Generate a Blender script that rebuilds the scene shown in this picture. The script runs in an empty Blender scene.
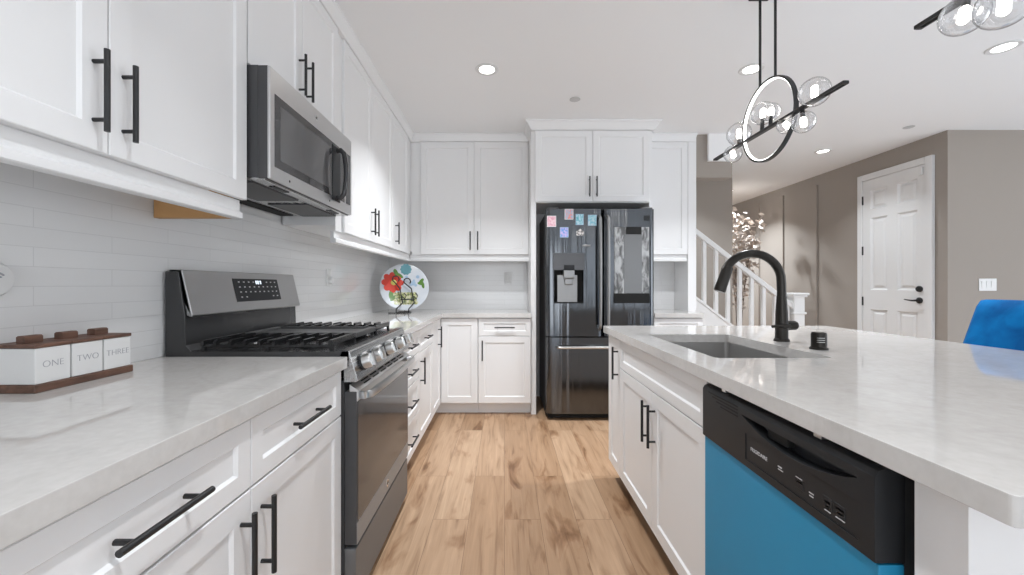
import bpy, bmesh, math, random
from mathutils import Vector, Matrix
R = math.radians
PI = math.pi
C = bpy.context.scene.collection
random.seed(7)

# ------------------------------------------------------------------ camera, world, light, exposure
sc = bpy.context.scene
cam_d = bpy.data.cameras.new('camera'); cam = bpy.data.objects.new('camera', cam_d); C.objects.link(cam)
cam.location = (0, 0, 1.165); cam.rotation_euler = (PI / 2, 0, 0)
cam_d.sensor_width = 36; cam_d.lens = 400 / 1024 * 36
cam_d.shift_x = 7.5 / 1024; cam_d.shift_y = -2.5 / 1024
cam_d.clip_start = 0.02
sc.camera = cam
sc.view_settings.view_transform = 'Standard'; sc.view_settings.look = 'None'
sc.view_settings.gamma = 1; sc.view_settings.use_curve_mapping = False
sc.view_settings.exposure = 0.0
sc.cycles.use_denoising = True
sc.cycles.max_bounces = 10; sc.cycles.diffuse_bounces = 6; sc.cycles.transparent_max_bounces = 16
sc.cycles.sample_clamp_indirect = 6

W = bpy.data.worlds.new('world'); sc.world = W; W.use_nodes = True
bg = W.node_tree.nodes['Background']; bg.inputs[0].default_value = (.80, .90, 1, 1); bg.inputs[1].default_value = 1.0

CEIL = 2.628
def area(name, loc, rot, sx, sy, power, col=(1, 1, 1), shape='RECTANGLE', spread=180):
    d = bpy.data.lights.new(name, 'AREA'); d.shape = shape; d.size = sx; d.size_y = sy
    d.energy = power; d.color = col; d.spread = R(spread)
    o = bpy.data.objects.new(name, d); C.objects.link(o); o.location = loc; o.rotation_euler = rot
    return o
DAY = (.95, .972, 1.0)
# daylight through the two big windows of the rear wall; the right-wall panel is added to fill the room
area('daylight_rear', (-.1, -3.45, 1.1), (R(90), 0, 0), 2.0, 2.0, 34, DAY)
area('daylight_rear', (3.1, -3.45, 1.35), (R(90), 0, 0), 2.6, 2.0, 12, DAY)
area('side_fill', (6.95, .6, 1.35), (R(90), 0, R(90)), 3.2, 2.1, 74, DAY)
LAMP = 11
LAMPS = [(-.119, 2.713), (1.672, 2.71), (3.07, 2.46), (3.48, 4.37),
         (4.2, -.8), (.1, .45), (.05, -2.6), (1.9, -2.6), (3.2, -1.6), (5.2, 1.2), (5.2, -1.0), (3.48, 6.2), (2.35, 4.60), (3.48, 7.4)]  # this row: unseen lamps added to even out room, hall and stairwell

# ------------------------------------------------------------------ materials
def mat(name, col, rough=.5, metal=0, spec=.5, coat=0, emit=None, estr=0, bump=None, sheen=0):
    m = bpy.data.materials.new(name); m.use_nodes = True
    b = m.node_tree.nodes['Principled BSDF']
    b.inputs['Base Color'].default_value = (*col, 1); b.inputs['Roughness'].default_value = rough
    b.inputs['Metallic'].default_value = metal; b.inputs['Specular IOR Level'].default_value = spec
    b.inputs['Coat Weight'].default_value = coat; b.inputs['Sheen Weight'].default_value = sheen
    if emit:
        b.inputs['Emission Color'].default_value = (*emit, 1); b.inputs['Emission Strength'].default_value = estr
    if bump:
        nt = m.node_tree; n = nt.nodes.new('ShaderNodeTexNoise'); n.inputs['Scale'].default_value = bump[0]
        tc = nt.nodes.new('ShaderNodeTexCoord'); nt.links.new(tc.outputs['Object'], n.inputs['Vector'])
        bp = nt.nodes.new('ShaderNodeBump'); bp.inputs['Strength'].default_value = bump[1]; bp.inputs['Distance'].default_value = .002
        nt.links.new(n.outputs['Fac'], bp.inputs['Height']); nt.links.new(bp.outputs['Normal'], b.inputs['Normal'])
    return m

class NT:
    def __init__(s, m): s.t = m.node_tree; s.b = s.t.nodes['Principled BSDF']
    def n(s, typ, **kw):
        x = s.t.nodes.new(typ)
        for k, v in kw.items():
            if k in x.inputs: x.inputs[k].default_value = v
            else: setattr(x, k, v)
        return x
    def l(s, a, b): s.t.links.new(a, b)
    def pos(s, scale=(1, 1, 1), rot=(0, 0, 0), world=True):
        if world: src = s.n('ShaderNodeNewGeometry').outputs['Position']
        else: src = s.n('ShaderNodeTexCoord').outputs['Object']
        mp = s.n('ShaderNodeMapping'); mp.inputs['Scale'].default_value = scale; mp.inputs['Rotation'].default_value = rot
        s.l(src, mp.inputs['Vector']); return mp.outputs['Vector']
    def ramp(s, fac, stops):
        r = s.n('ShaderNodeValToRGB'); e = r.color_ramp.elements
        while len(e) < len(stops): e.new(.5)
        for k, (p, c) in enumerate(stops): e[k].position = p; e[k].color = (*c, 1) if len(c) == 3 else c
        s.l(fac, r.inputs['Fac']); return r.outputs['Color']
    def mix(s, fac, a, b, mode='MIX'):
        x = s.n('ShaderNodeMix', data_type='RGBA', blend_type=mode)
        for sock, v in ((x.inputs[0], fac), (x.inputs[6], a), (x.inputs[7], b)):
            if hasattr(v, 'is_linked'): s.l(v, sock)
            elif isinstance(v, (int, float)): sock.default_value = v
            else: sock.default_value = (*v, 1)
        return x.outputs[2]

M = {}
M['white'] = mat('white_painted_wood', (.80, .80, .802), .40)
M['trim'] = mat('white_trim_paint', (.73, .728, .725), .4)
M['ceiling'] = mat('ceiling_paint', (.85, .85, .85), .95, bump=(180, .06))
M['taupe'] = mat('taupe_wall_paint', (.325, .288, .255), .8, bump=(220, .05))
M['rearwall'] = mat('rear_wall_paint', (.74, .74, .74), .9)
M['plaster'] = mat('white_wall_paint', (.76, .76, .76), .8)
M['black'] = mat('matte_black_metal', (.012, .012, .013), .42, .0)
M['bronze'] = mat('dark_bronze', (.030, .027, .024), .30, .7)
M['iron'] = mat('cast_iron', (.011, .011, .012), .27, bump=(300, .15))
M['enamel'] = mat('black_enamel', (.036, .036, .037), .2)
M['darkside'] = mat('charcoal_side_panel', (.055, .055, .058), .45)
M['griddle'] = mat('griddle_plate', (.10, .10, .10), .38, .5)
M['blackglass'] = mat('black_glass', (.035, .035, .037), .04, 0, .7)
M['ovenglass'] = mat('oven_door_glass', (.060, .060, .062), .08, 0, .35)
M['railsteel'] = mat('satin_door_rail', (.29, .295, .30), .42, .35)
M['plastic'] = mat('black_plastic', (.021, .022, .024), .40, 0, .22)
M['hole'] = mat('dark_cavity', (.004, .004, .004), .8)
M['dulled'] = mat('dulled_steel', (.30, .30, .30), .38, .8)
M['chrome'] = mat('polished_steel', (.72, .72, .72), .14, 1)
M['chromesat'] = mat('satin_steel', (.62, .62, .61), .30, 1)
M['greymark'] = mat('pale_grey_print', (.55, .55, .56), .5)
M['lit'] = mat('lit_display', (.7, .75, .8), .5, emit=(.8, .9, 1), estr=1.2)
M['offwhite'] = mat('white_plastic', (.70, .70, .695), .38)
M['greytext'] = mat('pale_grey_lettering', (.33, .33, .36), .6)
M['leaf'] = mat('green_leaf_glaze', (.10, .22, .04), .25)
M['red'] = mat('red_flower_glaze', (.62, .045, .025), .25)
M['yellow'] = mat('yellow_glaze', (.70, .62, .16), .25)
M['teal'] = mat('teal_flower_glaze', (.10, .26, .30), .25)
M['paleblue'] = mat('pale_blue_glaze', (.34, .46, .60), .25)
M['blossom'] = mat('pale_dried_leaf', (.56, .485, .43), .8)
M['twig'] = mat('brown_twig', (.16, .12, .09), .8)
M['pot'] = mat('grey_planter', (.20, .18, .17), .6)
M['carpet'] = mat('stair_carpet', (.42, .38, .34), .95)
M['palebounce'] = mat('pale_grey_bounce', (.60, .62, .65), .95)
M['covercap'] = mat('grey_white_cover', (.52, .52, .52), .6)
M['sinksteel'] = mat('sink_steel', (.47, .46, .45), .34, .85)
M['emit'] = mat('downlight_diffuser', (1, 1, 1), .5, emit=(1, .98, .95), estr=9)
M['led'] = mat('led_strip', (1, 1, 1), .5, emit=(1, .98, .96), estr=5)
M['filament'] = mat('lit_bulb', (1, 1, 1), .5, emit=(1, .95, .88), estr=9)
M['rawwood'] = mat('raw_plywood', (.52, .29, .12), .6)

def brushed(name, col, rough, axis, amt=.04):
    m = mat(name, col, rough, 1); t = NT(m)
    sc_ = [260, 260, 260]; sc_[axis] = 2.5
    nz = t.n('ShaderNodeTexNoise', Scale=1.0, Detail=3.0); t.l(t.pos(tuple(sc_)), nz.inputs['Vector'])
    mr = t.n('ShaderNodeMapRange'); mr.inputs[3].default_value = rough - amt; mr.inputs[4].default_value = rough + amt
    t.l(nz.outputs['Fac'], mr.inputs[0]); t.l(mr.outputs[0], t.b.inputs['Roughness'])
    return m
M['steel'] = brushed('brushed_stainless', (.50, .50, .50), .27, 1)
M['backsteel'] = brushed('brushed_backguard', (.42, .42, .42), .33, 1, .02)
M['steelface'] = brushed('bright_brushed_stainless', (.62, .62, .62), .30, 1)
M['fridge'] = brushed('dark_brushed_stainless', (.125, .132, .142), .15, 2, .03)
M['blackbar'] = mat('matte_black_bar', (.012, .012, .012), .6, 0, .2)
t_ = NT(M['fridge']); nz_ = t_.n('ShaderNodeTexNoise', Scale=1.0, Detail=2.0); t_.l(t_.pos((11, 3, .25)), nz_.inputs['Vector'])
bp_ = t_.n('ShaderNodeBump'); bp_.inputs['Strength'].default_value = .5; bp_.inputs['Distance'].default_value = .02
t_.l(nz_.outputs['Fac'], bp_.inputs['Height']); t_.l(bp_.outputs['Normal'], t_.b.inputs['Normal'])
M['drawersteel'] = mat('dark_range_drawer', (.17, .175, .18), .42, .35)
M['fridgepanel'] = mat('dark_grey_dispenser_panel', (.10, .10, .105), .3, .6)

def quartz():
    m = mat('pale_quartz', (.7, .68, .66), .045, 0, .5); t = NT(m)
    p = t.pos((1, 1, 1))
    n1 = t.n('ShaderNodeTexNoise', Scale=2.2, Detail=8.0, Distortion=1.6); t.l(p, n1.inputs['Vector'])
    n2 = t.n('ShaderNodeTexNoise', Scale=60.0, Detail=4.0); t.l(p, n2.inputs['Vector'])
    n3 = t.n('ShaderNodeTexNoise', Scale=7.0, Detail=8.0, Distortion=2.0); t.l(p, n3.inputs['Vector'])
    vein = t.ramp(n1.outputs['Fac'], [(.475, (0, 0, 0)), (.498, (.17, .17, .17)), (.504, (.17, .17, .17)), (.53, (0, 0, 0))])
    base = t.ramp(n2.outputs['Fac'], [(.3, (.55, .533, .515)), (.7, (.59, .573, .555))])
    blot = t.ramp(n3.outputs['Fac'], [(.35, (.955, .95, .945)), (.6, (1, 1, 1))])
    c = t.mix(1.0, base, blot, 'MULTIPLY')
    c = t.mix(vein, c, (.42, .405, .39))
    t.l(c, t.b.inputs['Base Color'])
    return m
M['quartz'] = quartz()

def tile(name, axis):
    # long glossy white tiles on a wall whose normal is X (axis 0) or Y (axis 1)
    m = mat(name, (.75, .75, .75), .13, 0, .5); t = NT(m)
    geo = t.n('ShaderNodeNewGeometry'); sp = t.n('ShaderNodeSeparateXYZ'); t.l(geo.outputs['Position'], sp.inputs[0])
    cb = t.n('ShaderNodeCombineXYZ'); t.l(sp.outputs[1 if axis == 0 else 0], cb.inputs[0]); t.l(sp.outputs[2], cb.inputs[1])
    br = t.n('ShaderNodeTexBrick'); br.offset = .5
    for k, v in (('Color1', (.75, .75, .75, 1)), ('Color2', (.73, .73, .73, 1)), ('Mortar', (.65, .65, .65, 1)), ('Scale', 1.0),
                 ('Mortar Size', .0011), ('Mortar Smooth', .3), ('Bias', 0.0), ('Brick Width', .41), ('Row Height', .0505)):
        br.inputs[k].default_value = v
    t.l(cb.outputs[0], br.inputs['Vector'])
    t.l(br.outputs['Color'], t.b.inputs['Base Color'])
    inv = t.n('ShaderNodeMath', operation='SUBTRACT'); inv.inputs[0].default_value = 1; t.l(br.outputs['Fac'], inv.inputs[1])
    nz = t.n('ShaderNodeTexNoise', Scale=9.0, Detail=2.0); t.l(cb.outputs[0], nz.inputs['Vector'])
    ad = t.n('ShaderNodeMath', operation='MULTIPLY_ADD'); ad.inputs[1].default_value = .5; t.l(nz.outputs['Fac'], ad.inputs[0]); t.l(inv.outputs[0], ad.inputs[2])
    bp = t.n('ShaderNodeBump'); bp.inputs['Strength'].default_value = .35; bp.inputs['Distance'].default_value = .002
    t.l(ad.outputs[0], bp.inputs['Height']); t.l(bp.outputs['Normal'], t.b.inputs['Normal'])
    return m
M['tile_x'] = tile('tile_side', 0); M['tile_y'] = tile('tile_back', 1)

def floorwood():
    m = mat('oak_plank', (.5, .35, .2), .42, 0, .4); t = NT(m)
    geo = t.n('ShaderNodeNewGeometry'); sp = t.n('ShaderNodeSeparateXYZ'); t.l(geo.outputs['Position'], sp.inputs[0])
    cb = t.n('ShaderNodeCombineXYZ'); t.l(sp.outputs[1], cb.inputs[0]); t.l(sp.outputs[0], cb.inputs[1])
    br = t.n('ShaderNodeTexBrick'); br.offset = .37; br.offset_frequency = 2
    for k, v in (('Color1', (0, 0, 0, 1)), ('Color2', (1, 1, 1, 1)), ('Mortar', (.5, .5, .5, 1)), ('Scale', 1.0),
                 ('Mortar Size', .0012), ('Mortar Smooth', .2), ('Bias', 0.0), ('Brick Width', 1.22), ('Row Height', .178)):
        br.inputs[k].default_value = v
    t.l(cb.outputs[0], br.inputs['Vector'])
    tone = t.ramp(br.outputs['Color'], [(0, (.36, .225, .132)), (.5, (.425, .276, .170)), (1, (.485, .33, .213))])
    # each plank shifts its own grain
    off = t.n('ShaderNodeVectorMath', operation='MULTIPLY_ADD')
    cbo = t.n('ShaderNodeCombineXYZ'); t.l(br.outputs['Color'], cbo.inputs[0]); t.l(br.outputs['Color'], cbo.inputs[1])
    off.inputs[1].default_value = (7, 13, 0); t.l(cbo.outputs[0], off.inputs[0]); t.l(cb.outputs[0], off.inputs[2])
    mp = t.n('ShaderNodeMapping'); mp.inputs['Scale'].default_value = (1.0, 11, 1); t.l(off.outputs[0], mp.inputs['Vector'])
    g = t.n('ShaderNodeTexNoise', Scale=2.2, Detail=6.0, Distortion=1.2); t.l(mp.outputs[0], g.inputs['Vector'])
    grain = t.ramp(g.outputs['Fac'], [(.28, (.62, .56, .51)), (.44, (.93, .91, .89)), (.58, (1.0, 1.0, 1.0)), (.74, (1.14, 1.14, 1.15))])
    mp2 = t.n('ShaderNodeMapping'); mp2.inputs['Scale'].default_value = (2.4, 7.5, 1); t.l(off.outputs[0], mp2.inputs['Vector'])
    k = t.n('ShaderNodeTexNoise', Scale=1.0, Detail=4.0, Distortion=.8); t.l(mp2.outputs[0], k.inputs['Vector'])
    knot = t.ramp(k.outputs['Fac'], [(.57, (1, 1, 1)), (.64, (.76, .69, .63)), (.72, (.46, .37, .30))])
    mp3 = t.n('ShaderNodeMapping'); mp3.inputs['Scale'].default_value = (4, 150, 1); t.l(off.outputs[0], mp3.inputs['Vector'])
    f = t.n('ShaderNodeTexNoise', Scale=1.0, Detail=3.0); t.l(mp3.outputs[0], f.inputs['Vector'])
    fine = t.ramp(f.outputs['Fac'], [(.3, (.93, .92, .91)), (.7, (1.05, 1.05, 1.05))])
    c = t.mix(1.0, tone, grain, 'MULTIPLY'); c = t.mix(1.0, c, knot, 'MULTIPLY'); c = t.mix(1.0, c, fine, 'MULTIPLY')
    c = t.mix(br.outputs['Fac'], c, (.20, .12, .07))
    t.l(c, t.b.inputs['Base Color'])
    bp = t.n('ShaderNodeBump'); bp.inputs['Strength'].default_value = .12; bp.inputs['Distance'].default_value = .001
    t.l(f.outputs['Fac'], bp.inputs['Height']); t.l(bp.outputs['Normal'], t.b.inputs['Normal'])
    return m
M['floor'] = floorwood()

def noisecol(name, stops, scale, rough, stretch=(1, 1, 1), **kw):
    m = mat(name, stops[0][1], rough, **kw); t = NT(m)
    nz = t.n('ShaderNodeTexNoise', Scale=scale, Detail=5.0, Distortion=.6); t.l(t.pos(stretch), nz.inputs['Vector'])
    t.l(t.ramp(nz.outputs['Fac'], stops), t.b.inputs['Base Color']); return m
M['walnut'] = noisecol('walnut_wood', [(.3, (.075, .038, .026)), (.7, (.17, .085, .055))], 14, .55, (4, 1, 4))
M['film'] = noisecol('blue_protective_film', [(.3, (.012, .22, .40)), (.7, (.016, .26, .47))], 1.4, .5, coat=.0)
M['velvet'] = noisecol('blue_velvet', [(.35, (.0004, .085, .27)), (.65, (.0008, .15, .42))], 9, .85, spec=.15)
M['mottlegrey'] = noisecol('mottled_silver_grey', [(.40, (.10, .10, .10)), (.60, (.42, .42, .42))], 16, .30, (1.6, 1, .7), metal=.5)
M['plate'] = noisecol('pale_plate_glaze', [(.3, (.50, .54, .60)), (.7, (.66, .68, .70))], 6, .18)
M['basket'] = noisecol('basket_painting', [(.38, (.62, .58, .40)), (.5, (.40, .42, .16)), (.62, (.10, .14, .05))], 40, .3)
MAG = {k: noisecol('magnet_' + k, s, 55, .4) for k, s in {
    'pink': [(.4, (.62, .30, .38)), (.6, (.75, .55, .58))], 'mixed': [(.4, (.25, .45, .60)), (.6, (.70, .25, .22))],
    'aqua': [(.4, (.45, .62, .70)), (.6, (.08, .36, .42))], 'sky': [(.4, (.20, .50, .60)), (.6, (.55, .66, .72))],
    'violet': [(.4, (.12, .30, .62)), (.6, (.55, .42, .70))], 'pale': [(.45, (.70, .66, .64)), (.55, (.12, .12, .12))]}.items()}

def clearglass():
    m = bpy.data.materials.new('clear_blown_glass'); m.use_nodes = True; nt = m.node_tree; nt.nodes.clear()
    o = nt.nodes.new('ShaderNodeOutputMaterial'); mx = nt.nodes.new('ShaderNodeMixShader')
    tr = nt.nodes.new('ShaderNodeBsdfTransparent'); gl = nt.nodes.new('ShaderNodeBsdfGlossy'); gl.inputs['Roughness'].default_value = .03
    tr.inputs['Color'].default_value = (.93, .94, .95, 1); gl.inputs['Color'].default_value = (.95, .95, .95, 1)
    lw = nt.nodes.new('ShaderNodeLayerWeight'); lw.inputs['Blend'].default_value = .35
    mr = nt.nodes.new('ShaderNodeMapRange'); mr.inputs[3].default_value = .06; mr.inputs[4].default_value = .6
    cr = nt.nodes.new('ShaderNodeValToRGB'); e = cr.color_ramp.elements
    e[0].position = .35; e[0].color = (.95, .95, .955, 1); e[1].position = .95; e[1].color = (.38, .39, .40, 1)
    nt.links.new(lw.outputs['Facing'], cr.inputs[0]); nt.links.new(cr.outputs[0], tr.inputs['Color'])
    nt.links.new(lw.outputs['Facing'], mr.inputs[0]); nt.links.new(mr.outputs[0], mx.inputs[0])
    nt.links.new(tr.outputs[0], mx.inputs[1]); nt.links.new(gl.outputs[0], mx.inputs[2]); nt.links.new(mx.outputs[0], o.inputs[0])
    return m
M['glass'] = clearglass()

# ------------------------------------------------------------------ geometry helpers
class MB:
    def __init__(s): s.bm = bmesh.new()
    def _faces(s, verts, faces):
        vs = [s.bm.verts.new(v) for v in verts]
        for f in faces:
            try: s.bm.faces.new([vs[i] for i in f])
            except ValueError: pass
        return vs
    def box(s, x0, x1, y0, y1, z0, z1, bev=0, seg=1):
        x0, x1 = sorted((x0, x1)); y0, y1 = sorted((y0, y1)); z0, z1 = sorted((z0, z1))
        b = bmesh.new(); bmesh.ops.create_cube(b, size=1)
        for v in b.verts:
            v.co = ((x0 + x1) / 2 + v.co.x * (x1 - x0), (y0 + y1) / 2 + v.co.y * (y1 - y0), (z0 + z1) / 2 + v.co.z * (z1 - z0))
        if bev: bmesh.ops.bevel(b, geom=b.edges[:], offset=bev, segments=seg, affect='EDGES', profile=.5)
        s.add(b); return s
    def add(s, b):
        me = bpy.data.meshes.new('tmp'); b.to_mesh(me); b.free(); s.bm.from_mesh(me); bpy.data.meshes.remove(me)
    def prism(s, poly, fn0, fn1, bev=0):
        """poly: list of 2D points; fn0/fn1 map a point to the two end positions"""
        b = bmesh.new(); n = len(poly)
        a = [b.verts.new(fn0(*p)) for p in poly]; c = [b.verts.new(fn1(*p)) for p in poly]
        b.faces.new(a); b.faces.new(c[::-1])
        for i in range(n): b.faces.new((a[i], c[i], c[(i + 1) % n], a[(i + 1) % n]))
        bmesh.ops.recalc_face_normals(b, faces=b.faces[:])
        if bev: bmesh.ops.bevel(b, geom=b.edges[:], offset=bev, segments=2, affect='EDGES', profile=.5)
        s.add(b); return s
    def prism_y(s, poly, y0, y1, bev=0): return s.prism(poly, lambda x, z: (x, y0, z), lambda x, z: (x, y1, z), bev)
    def prism_x(s, poly, x0, x1, bev=0): return s.prism(poly, lambda y, z: (x0, y, z), lambda y, z: (x1, y, z), bev)
    def prism_z(s, poly, z0, z1, bev=0): return s.prism(poly, lambda x, y: (x, y, z0), lambda x, y: (x, y, z1), bev)
    def tube(s, pts, r, n=10, cap=True, closed=False):
        pts = [Vector(p) for p in pts]; m = len(pts)
        rs = r if isinstance(r, (list, tuple)) else [r] * m
        b = bmesh.new(); rings = []
        ref = None
        for i, p in enumerate(pts):
            if closed: t = (pts[(i + 1) % m] - pts[i - 1])
            else: t = (pts[min(i + 1, m - 1)] - pts[max(i - 1, 0)])
            t.normalize()
            if ref is None:
                ref = Vector((0, 0, 1)) if abs(t.z) < .9 else Vector((1, 0, 0))
            u = (ref - t * ref.dot(t)); u.normalize(); ref = u; v = t.cross(u)
            rings.append([b.verts.new(p + (u * math.cos(2 * PI * k / n) + v * math.sin(2 * PI * k / n)) * rs[i]) for k in range(n)])
        for i in range(m if closed else m - 1):
            A, B = rings[i], rings[(i + 1) % m]
            for k in range(n): b.faces.new((A[k], A[(k + 1) % n], B[(k + 1) % n], B[k]))
        if cap and not closed: b.faces.new(rings[0][::-1]); b.faces.new(rings[-1])
        bmesh.ops.recalc_face_normals(b, faces=b.faces[:])
        s.add(b); return s
    def lathe(s, prof, origin, axis=(0, 0, 1), n=24):
        """prof: (radius, height) pairs along axis from origin"""
        ax = Vector(axis).normalized(); ref = Vector((1, 0, 0)) if abs(ax.x) < .8 else Vector((0, 0, 1))
        u = (ref - ax * ref.dot(ax)).normalized(); v = ax.cross(u); o = Vector(origin); b = bmesh.new(); rings = []
        for r, h in prof:
            if r < 1e-6: rings.append([b.verts.new(o + ax * h)])
            else: rings.append([b.verts.new(o + ax * h + (u * math.cos(2 * PI * k / n) + v * math.sin(2 * PI * k / n)) * r) for k in range(n)])
        for A, B in zip(rings, rings[1:]):
            for k in range(n):
                k2 = (k + 1) % n
                if len(A) == 1 and len(B) == 1: break
                if len(A) == 1: b.faces.new((A[0], B[k], B[k2]))
                elif len(B) == 1: b.faces.new((A[k], B[0], A[k2]))
                else: b.faces.new((A[k], B[k], B[k2], A[k2]))
        for ring in (rings[0], rings[-1]):
            if len(ring) > 1 and prof[0] != prof[-1]: b.faces.new(ring)
        bmesh.ops.recalc_face_normals(b, faces=b.faces[:])
        s.add(b); return s
    def sphere(s, c, r, n=24):
        b = bmesh.new(); bmesh.ops.create_uvsphere(b, u_segments=n, v_segments=n // 2, radius=r)
        rr = r if isinstance(r, (int, float)) else 1
        bmesh.ops.translate(b, vec=Vector(c), verts=b.verts[:]); s.add(b); return s
    def mesh(s, me, mtx=None):
        b = bmesh.new(); b.from_mesh(me)
        if mtx: b.transform(mtx)
        s.add(b); return s

def base_of(o):
    while o.parent: o = o.parent
    return Vector(o['base']) if 'base' in o else Vector((0, 0, 0))

def obj(name, mb, m, parent=None, label=None, smooth=35, base=None):
    me = bpy.data.meshes.new(name); mb.bm.to_mesh(me); mb.bm.free()
    me.materials.append(M[m] if isinstance(m, str) else m)
    if smooth:
        me.polygons.foreach_set('use_smooth', [True] * len(me.polygons)); me.set_sharp_from_angle(angle=R(smooth))
    o = bpy.data.objects.new(name, me); C.objects.link(o)
    if smooth:
        wn = o.modifiers.new('weighted', 'WEIGHTED_NORMAL'); wn.keep_sharp = True; wn.weight = 80
    off = None
    if parent:
        o.parent = parent; off = BASE[top(parent)]
    elif base: off = Vector(base); o.location = off; BASE[o] = off
    else: BASE[o] = Vector((0, 0, 0))
    if off is not None: me.transform(Matrix.Translation(-off))
    if label: o['label'] = label
    return o
BASE = {}
def top(o):
    while o.parent: o = o.parent
    return o
def thing(name, label, cat, loc, group=None):
    o = bpy.data.objects.new(name, None); C.objects.link(o); o.location = loc; o.empty_display_size = .05
    BASE[o] = Vector(loc); o['label'] = label; o['category'] = cat
    if group: o['group'] = group
    return o
def tag(o, label, cat, group=None):
    o['label'] = label; o['category'] = cat
    if group: o['group'] = group
    return o
def struct(name, mb, m, parent=None, smooth=35):
    o = obj(name, mb, m, parent, smooth=smooth)
    if not parent: o['kind'] = 'structure'
    return o
def cut(o, mb):
    """subtract a closed shape from o's mesh"""
    me = bpy.data.meshes.new('cut'); mb.bm.to_mesh(me); mb.bm.free()
    c = bpy.data.objects.new('cut', me); C.objects.link(c)
    me.transform(Matrix.Translation(-BASE[top(o)])); c.location = BASE[top(o)]
    o.modifiers.clear()
    md = o.modifiers.new('b', 'BOOLEAN'); md.operation = 'DIFFERENCE'; md.object = c; md.solver = 'EXACT'
    bpy.context.view_layer.update()
    dg = bpy.context.evaluated_depsgraph_get()
    new = bpy.data.meshes.new_from_object(o.evaluated_get(dg), depsgraph=dg)
    o.modifiers.clear(); o.data = new
    new.set_sharp_from_angle(angle=R(35))
    wn = o.modifiers.new('weighted', 'WEIGHTED_NORMAL'); wn.keep_sharp = True; wn.weight = 80
    bpy.data.objects.remove(c); return o
def text(s, size, origin, ud, vd, extrude=.0004, align='CENTER', thin=0):
    """lettering as a mesh: origin is its middle, ud reading direction, vd up"""
    cu = bpy.data.curves.new('t', 'FONT'); cu.body = s; cu.size = size; cu.extrude = extrude; cu.align_x = align; cu.align_y = 'CENTER'
    cu.offset = thin
    o = bpy.data.objects.new('t', cu); C.objects.link(o); bpy.context.view_layer.update()
    dg = bpy.context.evaluated_depsgraph_get(); me = bpy.data.meshes.new_from_object(o.evaluated_get(dg), depsgraph=dg)
    u, v = Vector(ud).normalized(), Vector(vd).normalized(); w = u.cross(v)
    mtx = Matrix((u, v, w)).transposed().to_4x4(); mtx.translation = Vector(origin)
    mb = MB().mesh(me, mtx); bpy.data.objects.remove(o); return mb

# a frame maps (u along the run, v up, w out of the face) to the room
def LEFT(x0): return lambda u, v, w: (x0 + w, u, v)
def BACK(y0): return lambda u, v, w: (u, y0 - w, v)
def ISL(x0): return lambda u, v, w: (x0 - w, u, v)

def shaker(f, u0, u1, v0, v1, t=.02, rail=.056, d=.007, gap=.0015):
    u0 += gap; u1 -= gap; v0 += gap; v1 -= gap
    mb = MB(); b = bmesh.new(); e = .0018
    rings = []
    for ins, w in ((0, 0), (0, t - e), (e, t), (rail, t), (rail + .006, t - d), ):
        rings.append([b.verts.new(f(u, v, w)) for u, v in ((u0 + ins, v0 + ins), (u1 - ins, v0 + ins), (u1 - ins, v1 - ins), (u0 + ins, v1 - ins))])
    for A, B in zip(rings, rings[1:]):
        for k in range(4): b.faces.new((A[k], A[(k + 1) % 4], B[(k + 1) % 4], B[k]))
    b.faces.new(rings[-1]); b.faces.new(rings[0][::-1])
    bmesh.ops.recalc_face_normals(b, faces=b.faces[:])
    mb.add(b); return mb
def pull(f, u, v, vertical, w0=.02, L=.18, r=.0058, out=.030):
    mb = MB(); h = L / 2; g = L / 2 - .026
    P = (lambda s, w: f(u, v + s, w)) if vertical else (lambda s, w: f(u + s, v, w))
    mb.tube([P(-h, w0 + out), P(h, w0 + out)], r, 12)
    for s in (-g, g): mb.tube([P(s, w0 - .001), P(s, w0 + out)], r * .8, 10)
    return mb
def door(root, f, u0, u1, v0, v1, hu=None, hv=None, vertical=True, name='door', hl=.18, **k):
    d = obj(name, shaker(f, u0, u1, v0, v1, **k), 'white', root, smooth=0)
    if hu is not None: obj('handle', pull(f, hu, hv, vertical, L=hl), 'black', d, label='black bar pull')
    return d
def drawer(root, f, u0, u1, v0, v1, **k):
    return door(root, f, u0, u1, v0, v1, (u0 + u1) / 2, (v0 + v1) / 2, False, 'drawer', rail=min(.042, (v1 - v0) * .27), **k)

# ------------------------------------------------------------------ the setting
WL, WB = -1.215, 4.185
XR = 4.182
struct('floor', MB().box(-1.4, 7.2, -3.7, 8.2, -.08, 0), 'floor', smooth=0)
struct('floor_bounce_sheet', MB().box(2.1, 6.95, -3.45, 3.2, 0, .008).box(-1.2, 2.1, -3.45, -.5, 0, .008), 'palebounce', smooth=0)  # unseen pale sheet added to neutralise warm light bounced off the wood
struct('ceiling', MB().box(-1.4, 7.2, -3.7, 8.2, CEIL, CEIL + .08), 'ceiling', smooth=0)
struct('wall_left', MB().box(WL - .12, WL, -3.6, 4.3, 0, CEIL), 'plaster', smooth=0)
struct('wall_back', MB().box(WL, 1.86, WB, WB + .11, 0, CEIL), 'plaster', smooth=0)
struct('wall_hall', MB().box(XR, XR + .12, 3.8955, 8.1, 0, CEIL), 'taupe', smooth=0)
struct('wall_right', MB().box(XR, 7.1, 3.775, 3.895, 0, CEIL), 'taupe', smooth=0)
struct('wall_far', MB().box(1.7, 4.3, 8.0, 8.1, 0, CEIL), 'taupe', smooth=0)
struct('wall_stair', MB().box(1.75, 3.02, 5.3, 5.42, 0, CEIL), 'taupe', smooth=0)
struct('wall_stair_end', MB().box(1.74, 1.86, 4.30, 5.42, 0, CEIL), 'taupe', smooth=0)
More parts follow.
